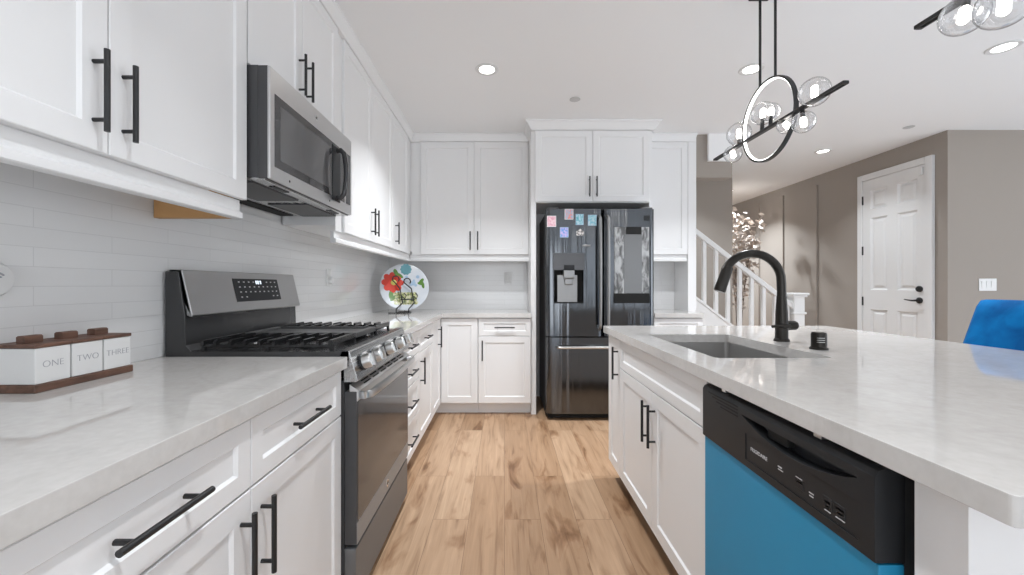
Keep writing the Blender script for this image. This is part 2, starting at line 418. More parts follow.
# taupe header over the stairs and the white boxed duct fixed to it
struct('wall_header', MB().box(1.862, 2.215, 3.89, 4.02, 2.21, CEIL), 'taupe', smooth=0)
struct('trim_1', MB().box(1.97, 2.222, 3.86, 3.90, 2.365, CEIL - .001), 'ceiling', smooth=0)
# rear wall with two window openings, side wall open behind the added fill panel
mb = MB()
for x0, x1 in ((-1.3, -1.1), (.9, 1.8), (4.4, 7.1)): mb.box(x0, x1, -3.62, -3.5, 0, CEIL)
for x0, x1 in ((-1.1, .9), (1.8, 4.4)): mb.box(x0, x1, -3.62, -3.5, 0, .35); mb.box(x0, x1, -3.62, -3.5, 2.35, CEIL)
struct('wall_rear', mb, 'rearwall', smooth=0)
mb = MB(); mb.box(7.0, 7.1, -3.5, -1.0, 0, CEIL); mb.box(7.0, 7.1, 2.2, 3.78, 0, CEIL); mb.box(7.0, 7.1, -1.0, 2.2, 0, .3); mb.box(7.0, 7.1, -1.0, 2.2, 2.4, CEIL)
struct('wall_side', mb, 'rearwall', smooth=0)
# backsplash tile
struct('wall_tile_left', MB().box(WL, WL + .008, -.4, 4.18, .914, 1.50), 'tile_x', smooth=0)
struct('wall_tile_back', MB().box(WL + .008, .25, WB - .008, WB, .914, 1.50), 'tile_y', smooth=0)
struct('wall_tile_right', MB().box(1.31, 1.775, WB - .008, WB, .914, 1.50), 'tile_y', smooth=0)
# battens of the hall wall
for k, y in enumerate((5.385, 6.03, 6.6)):
    struct('trim_%d' % (k + 2), MB().box(XR - .022, XR, y - .05, y + .05, 0, 2.50, .003), 'taupe', smooth=0)
# baseboards
struct('baseboard_hall', MB().box(XR - .014, XR, 4.75, 8.0, 0, .11, .003), 'trim', smooth=0)
struct('baseboard_right', MB().box(XR, 7.0, 3.761, 3.775, 0, .11, .003), 'trim', smooth=0)
# white end panel that closes the kitchen run
struct('trim_5', MB().box(1.778, 1.858, 3.875, 4.30, 0, CEIL - .001, .002), 'white', smooth=0)

# six-panel entry door of the hall
y0, y1, zt = 3.955, 4.645, 2.36
F = ISL(XR)
dr = obj('door_1', MB().box(XR - .005, XR, y0, y1, .005, zt), 'trim', smooth=0); dr['kind'] = 'structure'
# door face as a grid of stiles and rails around raised panels
mb = MB()
cols = ((4.027, 4.234), (4.346, 4.545)); rows = ((.22, .89), (1.11, 1.925), (2.02, 2.24))
for (a, b_) in ((y0, 4.027), (4.234, 4.346), (4.545, y1)): mb.box(XR - .024, XR - .005, a, b_, .005, zt)
for (a, b_) in ((.005, .22), (.89, 1.11), (1.925, 2.02), (2.24, zt)):
    for c in cols: mb.box(XR - .024, XR - .005, c[0], c[1], a, b_)
obj('stiles', mb, 'trim', dr, smooth=0)
mb = MB()
for c in cols:
    for r_ in rows:
        b = bmesh.new(); rings = []
        for ins, w in ((0, .024), (.014, .0065), (.028, .0065), (.05, .019)):
            rings.append([b.verts.new(F(u, v, w)) for u, v in ((c[0] + ins, r_[0] + ins), (c[1] - ins, r_[0] + ins), (c[1] - ins, r_[1] - ins), (c[0] + ins, r_[1] - ins))])
        for A, B in zip(rings, rings[1:]):
            for k in range(4): b.faces.new((A[k], A[(k + 1) % 4], B[(k + 1) % 4], B[k]))
        b.faces.new(rings[-1]); bmesh.ops.recalc_face_normals(b, faces=b.faces[:]); mb.add(b)
obj('raised_panels', mb, 'trim', dr, smooth=0)
mb = MB()
cw = .072
mb.box(XR - .034, XR, y0 - cw, y0 - .002, 0, zt + cw, .004); mb.box(XR - .034, XR, y1 + .002, y1 + .062, 0, zt + cw, .004); mb.box(XR - .034, XR, y0 - .002, y1 + .002, zt + .004, zt + cw, .004)
obj('casing', mb, 'trim', dr, smooth=0)
hy = y0 + .050
obj('lever_handle', MB().lathe([(.031, 0), (.031, .008), (.024, .014), (.010, .016), (.010, .045), (0, .045)], (XR - .024, hy, 1.01), (-1, 0, 0), 20)
    .tube([(XR - .064, hy, 1.01), (XR - .068, hy + .035, 1.008), (XR - .068, hy + .075, 1.012), (XR - .066, hy + .115, 1.018)], [.010, .009, .007, .005], 10), 'black', dr)
obj('deadbolt', MB().lathe([(.031, 0), (.031, .010), (.026, .018), (0, .018)], (XR - .024, hy, 1.125), (-1, 0, 0), 20), 'black', dr)
for z in (.42, .98, 1.56, 2.14): obj('hinge', MB().box(XR - .031, XR - .012, y1 - .012, y1 + .006, z - .05, z + .05, .002), 'black', dr)
obj('sensor', MB().box(XR - .045, XR - .024, y0 + .015, y0 + .05, zt - .10, zt - .02, .004), 'offwhite', dr)

# crown mouldings of the cabinet runs
def crown_poly(sign=1): return [(0, 2.552), (.012, 2.552), (.020, 2.562), (.050, 2.605), (.062, 2.612), (.062, CEIL - .0005), (-.03, CEIL - .0005), (-.03, 2.552)]
XU, YU, YF = -.92, 3.89, 3.60     # carcass fronts: left uppers, back uppers, fridge cabinet
mb = MB().prism([(p[0], p[1]) for p in crown_poly()], lambda w, z: (XU + .02 + w * .5, -.4, z), lambda w, z: (XU + .02 + w * .5, YU - .02 - w * .5, z))
struct('trim_6', mb, 'white', smooth=0)
mb = MB().prism(crown_poly(), lambda w, z: (XU + .02 + w * .5, YU - .02 - w * .5, z), lambda w, z: (.255, YU - .02 - w * .5, z))
struct('trim_7', mb, 'white', smooth=0)
mb = MB()
mb.prism(crown_poly(), lambda w, z: (.25 - w, YF - .02 - w, z), lambda w, z: (1.33 + w, YF - .02 - w, z))
mb.prism(crown_poly(), lambda w, z: (.25 - w, YF - .02 - w, z), lambda w, z: (.25 - w, YU, z))
mb.prism(crown_poly(), lambda w, z: (1.33 + w, YF - .02 - w, z), lambda w, z: (1.33 + w, YU, z))
struct('trim_8', mb, 'white', smooth=0)
mb = MB().prism(crown_poly(), lambda w, z: (1.33, YU - .02 - w * .5, z), lambda w, z: (1.84 + w * .2, YU - .02 - w * .5, z))
struct('trim_9', mb, 'white', smooth=0)

# ------------------------------------------------------------------ base cabinets, left and back
XB, YB_ = -.59, 3.59
ZT = .873
def base_left(label, a, b_, layout, group='base cabinets'):
    t = thing('base_cabinet', label, 'cabinet', (-.9, (a + b_) / 2, 0), group)
    obj('body', MB().box(WL + .012, XB, a, b_, .102, ZT), 'white', t, smooth=0)
    obj('toe_kick', MB().box(WL + .012, XB - .065, a, b_, 0, .1015), 'white', t, smooth=0)
    return t
f = LEFT(XB)
t = base_left('white base cabinet nearest the left edge of the picture, front left of the range', -.40, .398, None)
door(t, f, -.40, 0, .11, .708, -.04, .60); door(t, f, 0, .398, .11, .708, .04, .60); drawer(t, f, -.40, .398, .71, .866)
t = base_left('white two-drawer two-door base cabinet beside the near side of the range, under the canisters', .40, 1.400, None)
drawer(t, f, .40, .90, .71, .866); drawer(t, f, .90, 1.398, .71, .866)
door(t, f, .40, .90, .11, .708, .865, .582); door(t, f, .90, 1.398, .11, .708, .938, .582)
t = base_left('white four-drawer base cabinet directly beyond the range', 2.168, 2.669, None)
for z0, z1 in ((.72, .866), (.555, .718), (.335, .553), (.11, .333)): drawer(t, f, 2.18, 2.669, z0, z1)
t = base_left('white base cabinet with one drawer over one door, between the drawer stack and the corner', 2.671, 3.168, None)
drawer(t, f, 2.672, 3.168, .71, .866); door(t, f, 2.672, 3.168, .11, .708, 2.715, .582)
# corner cabinet: L-shaped body, two doors meeting at the inner corner
t = thing('corner_base_cabinet', 'white L-shaped corner base cabinet with two doors meeting at the inside corner', 'cabinet', (-.9, 3.8, 0), 'base cabinets')
mb = MB(); L = [(WL + .012, 3.17), (XB, 3.17), (XB, YB_), (-.238, YB_), (-.238, WB - .012), (WL + .012, WB - .012)]
mb.prism_z(L, .102, ZT); obj('body', mb, 'white', t, smooth=0)
L2 = [(WL + .012, 3.17), (XB - .065, 3.17), (XB - .065, YB_ + .065), (-.238, YB_ + .065), (-.238, WB - .012), (WL + .012, WB - .012)]
obj('toe_kick', MB().prism_z(L2, 0, .1015), 'white', t, smooth=0)
door(t, f, 3.17, 3.566, .11, .866, 3.43, .72)
fb = BACK(YB_)
door(t, fb, -.566, -.239, .11, .866)
t = thing('base_cabinet', 'white base cabinet with drawer and door, on the back wall left of the fridge', 'cabinet', (0, 3.9, 0), 'base cabinets')
obj('body', MB().box(-.236, .236, YB_, WB - .012, .102, ZT), 'white', t, smooth=0)
obj('toe_kick', MB().box(-.236, .236, YB_ + .065, WB - .012, 0, .1015), 'white', t, smooth=0)
drawer(t, fb, -.234, .236, .71, .866); door(t, fb, -.234, .236, .11, .708, -.197, .582)
t = thing('base_cabinet', 'white base cabinet right of the fridge, mostly hidden behind the island', 'cabinet', (1.55, 3.9, 0), 'base cabinets')
obj('body', MB().box(1.335, 1.772, YB_, WB - .012, .102, ZT), 'white', t, smooth=0)
obj('toe_kick', MB().box(1.335, 1.772, YB_ + .065, WB - .012, 0, .1015), 'white', t, smooth=0)
drawer(t, fb, 1.335, 1.772, .71, .866); door(t, fb, 1.335, 1.772, .11, .708, 1.37, .582)

# worktops
CT0, CT1 = .8745, .914
tag(obj('countertop', MB().box(WL + .009, -.55, -.40, 1.4025, CT0, CT1, .0025, 2), 'quartz', base=(-.9, .5, CT0)),
    'pale quartz worktop in the left foreground carrying the three canisters', 'countertop', 'quartz worktops')
Lc = [(WL + .009, 2.167), (-.55, 2.167), (-.55, 3.55), (.2365, 3.55), (.2365, WB - .009), (WL + .009, WB - .009)]
tag(obj('countertop', MB().prism_z(Lc, CT0, CT1, .0025), 'quartz', base=(-.9, 3, CT0)),
    'L-shaped pale quartz worktop beyond the range, carrying the painted plate', 'countertop', 'quartz worktops')
tag(obj('countertop', MB().box(1.334, 1.776, 3.55, WB - .009, CT0, CT1, .0025, 2), 'quartz', base=(1.55, 3.9, CT0)),
    'short pale quartz worktop right of the fridge', 'countertop', 'quartz worktops')

# ------------------------------------------------------------------ wall cabinets
UB, UT = 1.460, 2.551
def rail_left(y0, y1):
    return MB().prism_y([(-.925, UB), (-.925, 1.424), (-.914, 1.416), (-.914, 1.398), (-.918, 1.395), (-.945, 1.395), (-.945, UB)], y0, y1)
fu = LEFT(XU)
def upper_left(label, a, b_, z0=UB, rail=True):
    t = thing('wall_cabinet', label, 'cabinet', (-1.07, (a + b_) / 2, z0), 'wall cabinets')
    obj('body', MB().box(WL + .012, XU, a, b_, z0 if z0 > UB else z0 + .03, UT), 'white', t, smooth=0)
    if rail: obj('light_rail', rail_left(a, b_ - .004), 'white', t, smooth=0)
    return t
t = upper_left('white wall cabinet at the upper left edge of the picture, nearest the camera', -.40, .418)
door(t, fu, -.40, .01, UB, UT, -.03, 1.591); door(t, fu, .01, .418, UB, UT, .05, 1.591)
t = upper_left('white two-door wall cabinet left of the microwave with raw wood underneath', .42, 1.400)
door(t, fu, .42, .91, UB, UT, .876, 1.591); door(t, fu, .91, 1.400, UB, UT, .944, 1.591)
obj('end_panel', MB().box(WL + .012, -.945, 1.372, 1.396, 1.396, 1.50), 'rawwood', t, label='unpainted wood edge under the cabinet', smooth=0)
t = upper_left('short white two-door cabinet above the microwave', 1.405, 2.163, 1.945, False)
door(t, fu, 1.405, 1.784, 1.945, UT, 1.752, 2.085); door(t, fu, 1.784, 2.163, 1.945, UT, 1.818, 2.085)
t = upper_left('white two-door wall cabinet just right of the microwave', 2.167, 3.218)
obj('filler', MB().box(XU, XU + .004, 2.167, 2.25, UB, UT), 'white', t, smooth=0)
door(t, fu, 2.25, 2.735, UB, UT, 2.70, 1.591); door(t, fu, 2.735, 3.218, UB, UT, 2.772, 1.591)
t = upper_left('white single-door wall cabinet on the left wall beside the corner, above the plate', 3.222, 3.889)
door(t, fu, 3.222, 3.73, UB, UT, 3.30, 1.591)
obj('filler', MB().box(XU, XU + .004, 3.73, 3.884, UB, UT), 'white', t, smooth=0)
# the back run
def rail_back(x0, x1):
    y = YU
    return MB().prism_x([(y + .005, UB), (y + .005, 1.424), (y - .006, 1.416), (y - .006, 1.398), (y - .002, 1.395), (y + .03, 1.395), (y + .03, UB)], x0, x1)
fk = BACK(YU)
t = thing('wall_cabinet', 'white two-door wall cabinet on the back wall left of the fridge', 'cabinet', (-.3, 4.05, UB), 'wall cabinets')
obj('body', MB().box(WL + .012, .249, YU, WB - .012, UB + .03, UT), 'white', t, smooth=0)
obj('light_rail', rail_back(-.915, .249), 'white', t, smooth=0)
obj('filler', MB().box(-.90, -.815, YU - .004, YU, UB, UT), 'white', t, smooth=0)
door(t, fk, -.813, -.294, UB, UT, -.330, 1.591); door(t, fk, -.294, .230, UB, UT, -.258, 1.591)
obj('filler', MB().box(.230, .249, YU - .004, YU, UB, UT), 'white', t, smooth=0)
t = thing('wall_cabinet', 'white single-door wall cabinet right of the fridge', 'cabinet', (1.55, 4.05, UB), 'wall cabinets')
obj('body', MB().box(1.332, 1.777, YU, WB - .012, UB + .03, UT), 'white', t, smooth=0)
obj('light_rail', rail_back(1.332, 1.774), 'white', t, smooth=0)
door(t, fk, 1.335, 1.774, UB, UT, 1.37, 1.591)
# tall surround over the fridge
t = thing('fridge_cabinet', 'tall white cabinet surround with two doors above the fridge', 'cabinet', (.79, 3.9, 0))
obj('body', MB().box(.285, 1.302, YF, WB - .012, 1.905, UT), 'white', t, smooth=0)
obj('side_panel', MB().box(.2385, .284, YF, WB - .012, 0, UT), 'white', t, smooth=0)
obj('side_panel', MB().box(1.303, 1.3305, YF, WB - .012, 0, UT), 'white', t, smooth=0)
ff = BACK(YF)
door(t, ff, .272, .79, 1.91, UT, .758, 2.042); door(t, ff, .79, 1.302, 1.91, UT, .822, 2.042)

# ------------------------------------------------------------------ range
ry0, ry1 = 1.409, 2.161
t = thing('gas_range', 'stainless steel gas range with five knobs between the white base cabinets', 'stove', (-.85, 1.785, 0))
obj('body', MB().box(-1.195, -.566, ry0, ry1, .03, .898), 'darkside', t, smooth=0)
mb = MB().prism_y([(-1.12, .899), (-1.12, .930), (-.60, .930), (-.575, .936), (-.550, .934), (-.548, .899)], ry0, ry1)
obj('cooktop', mb, 'enamel', t, smooth=0)
# backguard: black riser with the leaning stainless control face
mb = MB().prism_y([(-1.198, .899), (-1.198, 1.214), (-1.150, 1.214), (-1.128, 1.06), (-1.124, .95), (-1.105, .931), (-1.105, .899)], ry0 + .001, ry1 - .001, .004)
bgd = obj('backguard', mb, 'enamel', t)
bfa, bfb = Vector((-1.141, 0, 1.219)), Vector((-1.103, 0, 1.056))
mb = MB().prism_y([(-1.192, 1.2155), (-1.188, 1.2195), (bfa.x, bfa.z), (bfb.x, bfb.z), (-1.108, 1.051), (-1.126, 1.056), (-1.148, 1.2145)], ry0 + .006, ry1, .0035)
obj('control_face', mb, 'backsteel', bgd)
bd = (bfb - bfa).normalized(); bn = Vector((-bd.z, 0, bd.x)); bn = bn if bn.x > 0 else -bn
def bface(y, s, w): p = bfa + bd * s + bn * w; return (p.x, y, p.z)
mb = MB().prism([(1.665, .028), (1.99, .028), (1.99, .128), (1.665, .128)], lambda y, s: bface(y, s, -.002), lambda y, s: bface(y, s, .0016))
obj('display', mb, 'plastic', bgd, smooth=0)
for r_ in range(4):
    for c in range(9):
        if r_ == 0 and 3 < c < 6 or (r_ == 3 and 2 <= c <= 6): continue
        y = 1.695 + c * .033; s = .040 + r_ * .022
        mb = MB().prism([(y, s), (y + .010, s), (y + .010, s + .005), (y, s + .005)], lambda a, b_: bface(a, b_, .001), lambda a, b_: bface(a, b_, .0022))
        obj('button_mark', mb, 'greymark', bgd, smooth=0)
mb = MB()
for k, y in enumerate((1.815, 1.829, 1.846)):
    mb.prism([(y, .036), (y + .009, .036), (y + .009, .052), (y, .052)], lambda a, b_: bface(a, b_, .001), lambda a, b_: bface(a, b_, .0022))
obj('clock', mb, 'lit', bgd, smooth=0)
# front control panel
pa, pb = Vector((-.546, 0, .928)), Vector((-.516, 0, .828))
pd = (pb - pa).normalized(); pn = Vector((-pd.z, 0, pd.x)); pn = pn if pn.x > 0 else -pn
mb = MB().prism_y([(-.59, .898), (-.575, .932), (-.551, .934), (pa.x, pa.z), (pb.x, pb.z), (-.521, .822), (-.59, .822)], ry0, ry1, .002)
obj('control_panel', mb, 'steel', t)
for k, y in enumerate((1.487, 1.606, 1.785, 1.964, 2.083)):
    o = (pa + pb) / 2 + pn * .0005 + Vector((0, y, 0))
    kn = obj('knob', MB().lathe([(0, 0), (.027, 0), (.0262, .026), (.0235, .030), (0, .030)], o + pn * .009, pn, 24), 'chromesat', t)
    obj('collar', MB().lathe([(0, 0), (.031, 0), (.031, .006), (.028, .009), (0, .009)], o, pn, 24), 'plastic', kn)
    g = bmesh.new(); bmesh.ops.create_cube(g, size=1)
    mtx = Matrix((Vector((0, 1, 0)), pd, pn)).transposed().to_4x4(); mtx.translation = o + pn * .044
    g.transform(mtx @ Matrix.Diagonal((.012, .046, .016, 1))); bmesh.ops.bevel(g, geom=g.edges[:], offset=.003, segments=2, affect='EDGES')
    mg = MB(); mg.add(g); obj('grip', mg, 'chrome', kn)
# oven door
DX = -.522
od = obj('oven_door', MB().box(-.566, DX, ry0 + .004, ry1 - .004, .245, .788, .003, 2), 'darkside', t)
obj('bottom_rail', MB().box(-.526, DX + .002, ry0 + .006, ry1 - .006, .247, .322, .002, 2), 'railsteel', od)
obj('top_rail', MB().box(-.526, DX + .002, ry0 + .006, ry1 - .006, .752, .786, .002, 2), 'steelface', od)
obj('window', MB().box(-.526, DX + .0015, ry0 + .012, ry1 - .006, .3225, .7515, .001), 'ovenglass', od)
# slanted vent strip on top of the door and the bar handle
va, vb = Vector((-.548, 0, .812)), Vector((-.514, 0, .790))
vd_ = (vb - va).normalized(); vn = Vector((-vd_.z, 0, vd_.x)); vn = vn if vn.z > 0 else -vn
obj('vent_strip', MB().prism_y([(va.x, va.z), (vb.x, vb.z), (vb.x, .786), (va.x, .786)], ry0 + .006, ry1 - .006), 'steelface', od, smooth=0)
mb = MB()
for k in range(6):
    for j in range(2):
        yy = ry0 + .09 + k * .1; s = .009 + j * .014
        q = lambda y, s_, w: tuple(va + vd_ * s_ + vn * w + Vector((0, y, 0)))
        mb.prism([(yy, s), (yy + .075, s), (yy + .075, s + .006), (yy, s + .006)], lambda y, s_: q(y, s_, -.001), lambda y, s_: q(y, s_, .0006))
obj('vent_slots', mb, 'hole', od, smooth=0)
pts = [(-.522, ry0 + .03, .772), (-.495, ry0 + .022, .772), (-.482, ry0 + .045, .772)] + [(-.482 + .006 * math.sin(PI * k / 10), ry0 + .045 + (ry1 - ry0 - .09) * k / 10, .772) for k in range(1, 10)] + [(-.482, ry1 - .045, .772), (-.495, ry1 - .022, .772), (-.522, ry1 - .03, .772)]
mb = MB()
hb = bmesh.new()
prof = [(-.008, -.013), (.004, -.013), (.008, -.008), (.008, .008), (.004, .013), (-.008, .013)]
ringsH = []
for k, p in enumerate(pts):
    ringsH.append([hb.verts.new((p[0] + (a if 2 <= k <= len(pts) - 3 else a * .4), p[1] + (0 if 2 <= k <= len(pts) - 3 else a * .9 * (1 if k < 3 else -1)), p[2] + c)) for a, c in prof])
for A, B in zip(ringsH, ringsH[1:]):
    for k in range(6): hb.faces.new((A[k], A[(k + 1) % 6], B[(k + 1) % 6], B[k]))
hb.faces.new(ringsH[0][::-1]); hb.faces.new(ringsH[-1]); bmesh.ops.recalc_face_normals(hb, faces=hb.faces[:]); mb.add(hb)
obj('handle', mb, 'steelface', od, smooth=50)
def ge_badge(c, nrm, ud, vd, r, parent):
    b = obj('badge', MB().lathe([(0, 0), (r, 0), (r, .0012), (r * .8, .0016), (r * .78, .0010), (0, .0010)], c, nrm, 24), 'chrome', parent)
    n_ = Vector(nrm)
    obj('lettering', text('GE', r * .95, Vector(c) + n_ * .0014, ud, vd), 'plastic', parent, smooth=0)
ge_badge((DX + .002, 1.778, .285), (1, 0, 0), (0, 1, 0), (0, 0, 1), .017, od)
sd = obj('storage_drawer', MB().box(-.566, -.524, ry0 + .002, ry1 - .002, .04, .232, .004, 2), 'drawersteel', t)
for y in (ry0 + .05, ry1 - .05):
    for x in (-1.12, -.62): obj('foot', MB().lathe([(.018, 0), (.018, .012), (.012, .014), (.012, .031), (0, .031)], (x, y, 0), n=14), 'black', t)
# burners, grates, griddle
for x, y, r_ in ((-.98, 1.53, .040), (-.72, 1.53, .050), (-.98, 2.04, .040), (-.72, 2.04, .050), (-.85, 1.785, .045)):
    obj('burner', MB().lathe([(0, 0), (r_ + .012, 0), (r_ + .010, .006), (r_, .008), (r_, .012), (r_ - .004, .016), (0, .017)], (x, y, .930), n=28), 'iron', t)
def grate(y0, y1):
    mb = MB(); x0, x1 = -1.085, -.615; za, zb = .941, .953
    for y in (y0 + .012, y1 - .012): mb.box(x0, x1, y - .006, y + .006, za, zb, .002)
    for x in (x0 + .006, x1 - .006): mb.box(x - .006, x + .006, y0, y1, zb - .006, zb + .016, .002)
    xm_ = (x0 + x1) / 2; mb.box(xm_ - .006, xm_ + .006, y0 + .012, y1 - .012, zb, zb + .014, .002)
    n = 9; ym = (y0 + y1) / 2
    for k in range(1, n):
        x = x0 + (x1 - x0) * k / n
        for s_ in (-1, 1):
            e, m_ = (y0, ym - .026) if s_ < 0 else (y1, ym + .026)
            d = -s_
            mb.prism_x([(e, zb - .004), (e, zb + .008), (e + d * .004, zb + .013), (e + d * .010, zb + .016), (m_ - d * .004, zb + .016), (m_, zb + .012), (m_, zb + .003), (e + d * .020, zb + .003), (e + d * .014, zb - .004)], x - .0052, x + .0052)
    for x in (x0 + .006, x1 - .006, xm_):
        for y in (y0 + .012, y1 - .012): mb.box(x - .006, x + .006, y - .006, y + .006, .930, za + .001)
    return mb
obj('grate', grate(1.425, 1.657), 'iron', t, smooth=0)
obj('grate', grate(1.913, 2.145), 'iron', t, smooth=0)
mb = MB().box(-1.06, -.64, 1.672, 1.898, .950, .958, .002)
for x0, x1, y0_, y1_ in ((-1.085, -.615, 1.661, 1.672), (-1.085, -.615, 1.898, 1.909), (-1.085, -1.06, 1.672, 1.898), (-.64, -.615, 1.672, 1.898)): mb.box(x0, x1, y0_, y1_, .945, .967, .002)
for x in (-1.07, -.63):
    for y in (1.667, 1.903): mb.box(x - .006, x + .006, y - .005, y + .005, .930, .946)
obj('griddle', mb, 'griddle', t, smooth=0)

# ------------------------------------------------------------------ microwave
MX = -.826
t = thing('microwave', 'stainless steel over-the-range microwave under the short wall cabinet', 'microwave', (-1.0, 1.785, 1.535))
obj('body', MB().box(WL + .012, -.868, 1.409, 2.161, 1.545, 1.942, .002), 'darkside', t, smooth=0)
# underside: steel plate with grease filters and vent
ub = obj('underside', MB().box(-1.195, -.845, 1.411, 2.159, 1.536, 1.545, .001), 'steel', t, smooth=0)
for y in (1.43, 1.82): obj('grease_filter', MB().box(-1.08, -.90, y, y + .32, 1.531, 1.5365, .002), 'darkside', ub)
for y in (1.50, 1.98): obj('lamp_lens', MB().box(-.885, -.86, y, y + .10, 1.533, 1.5365, .001), 'plastic', ub)
obj('front_grille', MB().box(-1.19, -1.12, 1.45, 2.12, 1.531, 1.5365, .001), 'hole', ub)
fr = obj('door', MB().box(-.868, MX - .009, 1.409, 2.161, 1.541, 1.940, .001), 'darkside', t)
obj('door_face', MB().box(MX - .012, MX, 1.409, 2.161, 1.541, 1.940, .004, 3), 'steelface', fr)
wf = obj('window', MB().box(MX - .004, MX + .0012, 1.437, 2.065, 1.590, 1.853, .0008), 'blackglass', fr)
obj('window_mesh', MB().box(MX + .0008, MX + .0016, 1.472, 1.885, 1.622, 1.822), mat('oven_window_screen', (.09, .09, .093), .05, 0, .9), fr, smooth=0)
obj('control_strip', MB().box(MX - .004, MX + .0012, 2.085, 2.140, 1.590, 1.853, .0008), 'blackglass', fr)
hp = [(MX - .002, 1.965, 1.822), (MX + .024, 1.960, 1.826), (MX + .043, 1.955, 1.806)] + [(MX + .043 + .010 * math.sin(PI * k / 8), 1.955, 1.806 - .196 * k / 8) for k in range(1, 8)] + [(MX + .043, 1.955, 1.61), (MX + .024, 1.960, 1.590), (MX - .002, 1.965, 1.594)]
obj('handle', MB().tube(hp, .0115, 12), 'blackglass', fr)
obj('handle_plate', MB().box(MX, MX + .004, 1.915, 2.005, 1.575, 1.842, .0015), 'plastic', fr)
ge_badge((MX + .0005, 1.755, 1.897), (1, 0, 0), (0, 1, 0), (0, 0, 1), .013, fr)
for y in (1.448, 1.80): obj('screw', MB().lathe([(0, 0), (.005, 0), (.004, .0012), (0, .0015)], (MX, y + .09, 1.563), (1, 0, 0), 12), 'plastic', fr)

# ------------------------------------------------------------------ fridge
fx0, fx1, fy = .357, 1.288, 3.42
xm = .846
t = thing('refrigerator', 'dark stainless french door refrigerator with magnets in the white surround', 'refrigerator', (.82, 3.8, 0))
obj('body', MB().box(fx0 + .004, fx1 - .004, fy + .085, 4.13, .03, 1.800, .004), 'darkside', t)
def fdoor(x0, x1, z0, z1):
    n = 28; poly = []
    for k in range(n + 1):
        a = .5 - .5 * math.cos(PI * k / n); x = x0 + .004 + (x1 - x0 - .008) * a
        poly.append((x, fy + .020 * abs(2 * a - 1) ** 16 + .004 * (2 * a - 1) ** 2))
    poly = [(x0, fy + .032)] + poly + [(x1, fy + .032), (x1, fy + .078), (x0, fy + .078)]
    return MB().prism_z(poly, z0, z1)
ld = obj('left_door', fdoor(fx0, xm - .004, .725, 1.8165), 'fridge', t, smooth=20)
rd = obj('right_door', fdoor(xm + .004, fx1, .725, 1.8165), 'fridge', t, smooth=20)
fz = obj('freezer_drawer', fdoor(fx0, fx1, .062, .715), 'fridge', t, smooth=20)
obj('toe_grille', MB().box(fx0 + .02, fx1 - .02, fy + .06, fy + .10, .012, .058), 'hole', t, smooth=0)
for x in (fx0 + .05, fx1 - .05): obj('foot', MB().lathe([(.022, 0), (.022, .012), (.014, .014), (.014, .032), (0, .032)], (x, fy + .10, 0), n=14), 'black', t)
for x in (fx0 + .06, fx1 - .06): obj('hinge_cover', MB().box(x - .05, x + .05, fy + .03, fy + .15, 1.8168, 1.835, .006, 2), 'darkside', t)
def fhandle(x, z0, z1, s):
    pts = [(x, fy + .01, z0), (x, fy - .035, z0 + .03)] + [(x, fy - .040 - .010 * math.sin(PI * k / 10), z0 + .05 + (z1 - z0 - .10) * k / 10) for k in range(11)] + [(x, fy - .035, z1 - .03), (x, fy + .01, z1)]
    return MB().tube(pts, .0125, 12)
obj('handle', fhandle(xm - .034, .78, 1.76, -1), 'dulled', ld); obj('handle', fhandle(xm + .034, .78, 1.76, 1), 'dulled', rd)
hz = .635
obj('handle', MB().tube([(.45, fy + .01, hz), (.46, fy - .036, hz)] + [(.475 + .70 * k / 6, fy - .042, hz) for k in range(7)] + [(1.19, fy - .036, hz), (1.20, fy + .01, hz)], .0125, 12), 'chromesat', fz)
# water and ice dispenser
cut(ld, MB().box(.424, .676, fy - .05, fy + .062, 1.008, 1.292))
obj('dispenser_panel', MB().box(.414, .686, fy - .0022, fy + .012, 1.293, 1.438, .003), 'fridgepanel', ld)
dsp = obj('dispenser', MB().box(.4245, .6755, fy + .058, fy + .066, 1.008, 1.292), 'hole', ld, smooth=0)
obj('tray', MB().prism_x([(fy + .006, 1.009), (fy + .056, 1.009), (fy + .056, 1.018), (fy + .006, 1.014)], .426, .674), 'hole', ld, smooth=0)
obj('paddle', MB().prism_z([(.455, fy + .020), (.625, fy + .020), (.60, fy + .057), (.475, fy + .057)], 1.019, 1.25), 'dulled', ld, label='silver dispenser paddle', smooth=0)
obj('nozzle', MB().box(.505, .600, fy - .010, fy + .056, 1.222, 1.292, .008, 2).box(.515, .59, fy + .004, fy + .05, 1.165, 1.225, .010, 2), 'dulled', ld)
obj('readout', MB().box(.508, .597, fy - .0115, fy + .003, 1.296, 1.336, .002), 'plastic', ld)
# mottled grey panel on the right door, with its two black bars
def rw(px): return (px - 504.5) * fy / 400
gp = obj('mottled_panel', MB().box(.938, 1.236, fy - .006, fy + .010, 1.012, 1.660, .003), 'mottlegrey', rd, label='mottled silver-grey panel')
obj('centre_panel', MB().box(1.020, 1.172, fy - .0075, fy - .004, 1.095, 1.597), mat('plain_grey', (.16, .16, .162), .16, .4), rd, smooth=0)
obj('black_bar', MB().box(1.038, 1.170, fy - .0085, fy - .005, 1.597, 1.662, .001), 'blackbar', rd)
obj('black_bar', MB().box(.934, 1.240, fy - .0085, fy - .005, 1.010, 1.094, .001), 'blackbar', rd)
obj('badge', MB().box(1.19, 1.245, fy + .001, fy + .008, 1.717, 1.760, .001), 'plastic', rd)
